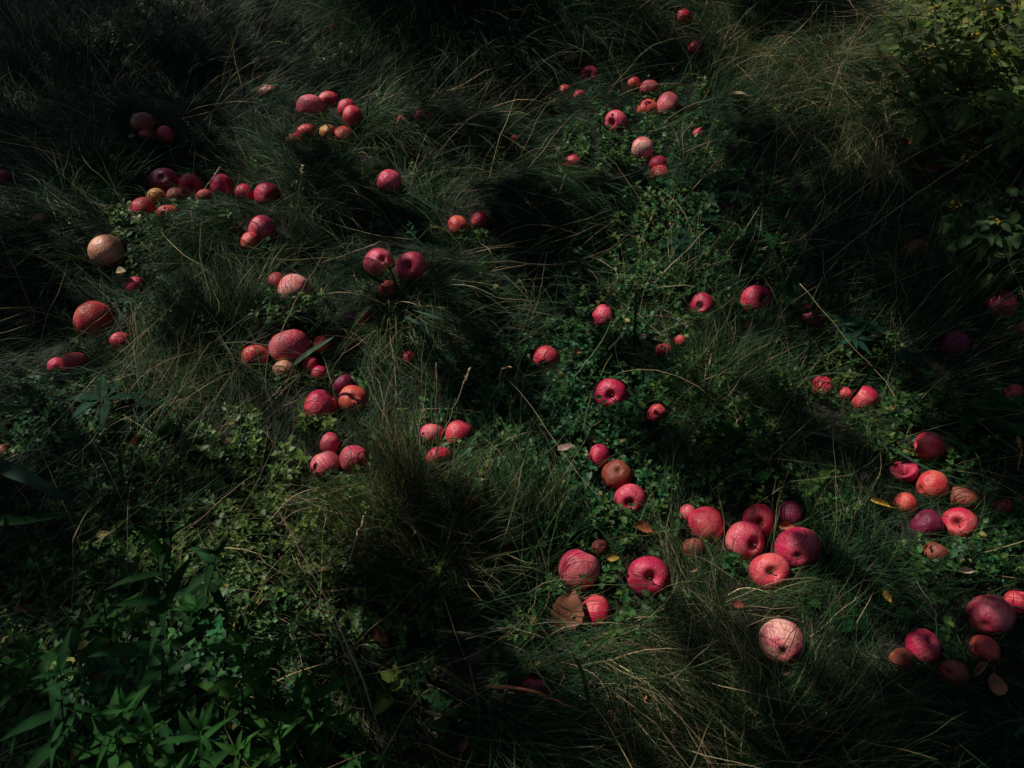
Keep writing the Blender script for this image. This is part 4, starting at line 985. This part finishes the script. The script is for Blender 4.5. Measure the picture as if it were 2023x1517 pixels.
# ------------------------------------------------------------------ fallen leaves
def fallen(px, py, size, tint, label, asp=.6, head=None, curl=.5, tilt=None, hz=.03, kind='ovate'):
    c = ground(px, py, hz); z = (c-CAMP) @ FWD; L = size*z/F*.95; tint = tuple(np.array(tint)*.8); W = L*asp; K = 10; M = 6
    t = np.linspace(0, 1, K+1); u = np.linspace(-1, 1, M+1)
    pr = np.maximum(np.sin(math.pi*t**.8)**.75 if kind == 'ovate' else np.sin(math.pi*t)**.6, .02)
    T, U = np.meshgrid(t, u, indexing='ij'); jag = 1+.06*np.where(np.arange(K+1) % 2, 1, -1)[:, None]*np.abs(U)
    X = (T-.5)*L; Y = U*W*.5*pr[:, None]*jag
    Z = curl*L*.35*(U**2)*pr[:, None] + curl*L*.5*(T-.5)**2 + .03*L*np.sin(7*T+3*U+px) + .02*L*np.cos(9*U+py)
    V = np.stack([X, Y, Z], -1).reshape(-1, 3)
    h_ = RNG.uniform(0, 6.28) if head is None else math.radians(head)
    R_ = np.array(Matrix.Rotation(h_, 3, 'Z') @ Matrix.Rotation(tilt if tilt is not None else RNG.normal(.15, .25), 3, 'X') @ Matrix.Rotation(RNG.normal(0, .2), 3, 'Y'))
    V = V @ R_.T
    ii = np.arange((K+1)*(M+1)).reshape(K+1, M+1); Q = np.stack([ii[:-1, :-1], ii[1:, :-1], ii[1:, 1:], ii[:-1, 1:]], -1).reshape(-1, 4)
    n = len(V); V2 = V - (R_ @ np.array([0, 0, .0005]))
    b = Buf(); b.add(np.concatenate([V, V2]), np.concatenate([Q, Q[:, ::-1]+n]), np.array(tint))
    o = link('fallen_leaf', quads('fallen_leaf', np.concatenate(b.V), np.concatenate(b.Q), np.concatenate(b.T)), M_DRY); o.location = c
    tag(o, label, 'leaf', 'fallen dead leaves')
    v, q_ = tube(np.array([[0, 0, 0], [.1, .02, .02], [.2, .01, .06], [.28, .0, .08]])*L @ R_.T + (R_ @ np.array([L*.48, 0, curl*L*.12])), [L*.012]*4, 5)
    s = link('stalk', quads('stalk', v, q_, np.array(tint)*.6), M_DRY, o)
for a in FALLEN:
    hz = .045
    
    if 'foot of the bush' in a[4] or 'lowest salmon' in a[4]: hz = .05
    fallen(*a, hz=hz)

# ------------------------------------------------------------------ unseen apple tree added up left, its boughs aimed to shade chosen patches
tree = empty('unseen_shade_tree', (-5.6, 5.4, 0)); TO = np.array([-5.6, 5.4, 0.])
tag(tree, 'unseen apple tree left of the patch, its boughs placed to throw dappled shade', 'tree')
Vt, Qt = tube(spline([TO+[0, 0, -.1], TO+[.08, -.05, .9], TO+[.3, -.1, 1.9], TO+[.7, -.2, 2.7]], 14), np.linspace(.19, .10, 14), 14)
link('trunk', quads('trunk', Vt-TO, Qt), M_BARK, tree)
fork = TO+np.array([.7, -.2, 2.6])
SH = [(250,240,.42,1.0),(60,330,.35,1.0),(80,640,.13,.9),(960,70,.5,1.2),(1080,480,.20,.8),(960,300,.15,.7),(1560,310,.22,.8),(1750,500,.25,.75),(1960,500,.35,.9),
      (1900,700,.20,.7),(1620,600,.15,.6),(1980,430,.25,.7),(170,1230,.11,.6),(60,1100,.15,.8),(380,1450,.08,.5),(890,1260,.09,.7),(1850,1470,.14,.7),(-40,1150,.2,.9),
      (1500,980,.10,.5),(950,640,.12,.4),(700,170,.15,.4),(1500,420,.2,.7),(100,100,.3,.6),(2100,900,.3,.9),(2050,1400,.2,.7),(1080,1440,.12,.5),(720,700,.08,.4),(330,60,.3,.7),(150,20,.4,1.0),(420,130,.25,.8),(-20,-60,.5,1.0),(1600,70,.22,.5),(1640,60,.2,.7),(1330,130,.15,.5),(600,80,.15,.5),(1300,740,.07,.4),(1700,930,.10,.5),(420,700,.07,.4),(1450,1330,.08,.4)]
limb, crown = Buf(), Buf()
for i, (px, py, r, den) in enumerate(SH):
    g = ground(px, py); dist = RNG.uniform(3.1, 4.4)
    c = g + SUN*dist
    m = .5*(fork+c)+np.array([-.1, .1, .6])+RNG.normal(0, .45, 3); V, Q = tube(spline([fork, m, c], 12), np.linspace(.013, .004, 12), 8); limb.add(V-TO, Q, np.ones(3))
    k = int(1500*r*den*(r/.25))+40; d = RNG.normal(0, 1, (k, 3)); d = nrm(d)*r*RNG.uniform(0, 1, (k, 1))**.45
    P = c + d*np.array([1, 1, .6]); D = RNG.normal(0, 1, (k, 3)); Lf = RNG.uniform(.05, .08, k)
    leaves(P-TO, D, nrm(np.array([0, 0, 1.])+RNG.normal(0, .4, (k, 3))), Lf, Lf*.55, np.array([.05, .10, .03])*np.exp(RNG.normal(0, .2, (k, 1))), K=3, filt=False, buf=crown)
apk = APC[:len(A)]
LIT = np.array([(560,1130,260,150),(430,850,260,110),(480,520,200,100),(850,1010,170,100),(860,260,220,50),(900,390,160,40),(1680,170,110,70),(1240,300,110,60),(1430,800,150,90),(1270,1300,150,80),(720,90,100,50),(1900,100,150,120),(600,1350,90,70),(1330,60,120,60),(1200,900,130,150),(1380,480,110,80),(1560,1260,160,120),(1500,1430,220,80),(1150,1400,150,80),(700,1250,90,90),(1880,950,110,120),(430,1400,330,120),(60,950,110,70)], float)
for _ in range(470):            # loose leaf clumps added for finer dapple, kept off apples and sunny patches
    qx, qy = RNG.uniform(-200, 2200), RNG.uniform(-100, 1600)
    if (((qx-LIT[:, 0])/LIT[:, 2])**2 + ((qy-LIT[:, 1])/LIT[:, 3])**2 < 1).any() and RNG.uniform() < .98: continue
    g = ground(qx, qy); r = RNG.uniform(.05, .13)
    if (np.linalg.norm((apk-g)[:, :2], axis=1) < APR[:len(A)]+r*.9).any(): continue
    c = g + SUN*RNG.uniform(2.4, 3.6); k = int(RNG.uniform(14, 34)); P = c + nrm(RNG.normal(0, 1, (k, 3)))*r*RNG.uniform(.2, 1, (k, 1)); Lf = RNG.uniform(.05, .08, k)
    leaves(P-TO, RNG.normal(0, 1, (k, 3)), nrm(SUN+RNG.normal(0, .5, (k, 3))), Lf, Lf*.55, np.array([.05, .10, .03])*np.exp(RNG.normal(0, .2, (k, 1))), K=3, filt=False, buf=crown)
limb.build('limb', M_BARK, tree); crown.build('crown', M_LEAF, tree)

# ------------------------------------------------------------------ unseen trees added round the patch to close off most of the sky
def sky_block_tree(x, y, R, zc, n, label):
    O = np.array([x, y, 0.]); t = empty('unseen_shade_tree', O); tag(t, label, 'tree', 'unseen trees added around the patch to block sky')
    V, Q = tube(spline([O+[0, 0, -.1], O+[.05, .04, 1.0], O+[-.05, .1, zc-.4]], 12), np.linspace(.17, .09, 12), 12); link('trunk', quads('trunk', V-O, Q), M_BARK, t)
    lb = Buf()
    for k in range(9):
        a = k*2.4; e = np.array([math.cos(a), math.sin(a), .25+.3*(k % 3)])*R*.8
        V, Q = tube(spline([O+[0, 0, zc-.7], O+[0, 0, zc]+.5*e, O+[0, 0, zc]+e], 10), np.linspace(.06, .01, 10), 8); lb.add(V-O, Q, np.ones(3))
    lb.build('limb', M_BARK, t)
    d = nrm(RNG.normal(0, 1, (n, 3))); d[:, 2] = np.abs(d[:, 2])*np.where(RNG.uniform(0, 1, n) < .25, -.35, 1)
    lump = 1+.18*np.sin(5*d[:, 0]+x)*np.cos(4*d[:, 1]+y)
    P = d*(R*lump*RNG.uniform(.55, 1.05, n))[:, None]*np.array([1, 1, .85]) + np.array([0, 0, zc])
    L = RNG.uniform(.08, .14, n); D = nrm(RNG.normal(0, 1, (n, 3)))
    leaves(P, D, nrm(d+RNG.normal(0, .5, (n, 3))), L, L*.6, np.array([.035, .07, .022])*np.exp(RNG.normal(0, .2, (n, 1))), K=3, filt=False).build('crown', M_LEAF, t)
sky_block_tree(2.2, -2.6, 2.6, 2.9, 26000, 'unseen apple tree added behind the camera to the right to block sky')
sky_block_tree(-2.6, -3.2, 2.6, 2.9, 26000, 'unseen apple tree added behind the camera to the left to block sky')
sky_block_tree(5.2, 1.8, 2.6, 2.8, 26000, 'unseen apple tree added beyond the right edge of the patch to block sky')
sky_block_tree(3.8, 7.2, 2.4, 2.7, 22000, 'unseen apple tree added far beyond the leafy bush to block sky')
sky_block_tree(-.4, 8.0, 2.3, 2.7, 20000, 'unseen apple tree added beyond the dark hanging tussock to block sky')
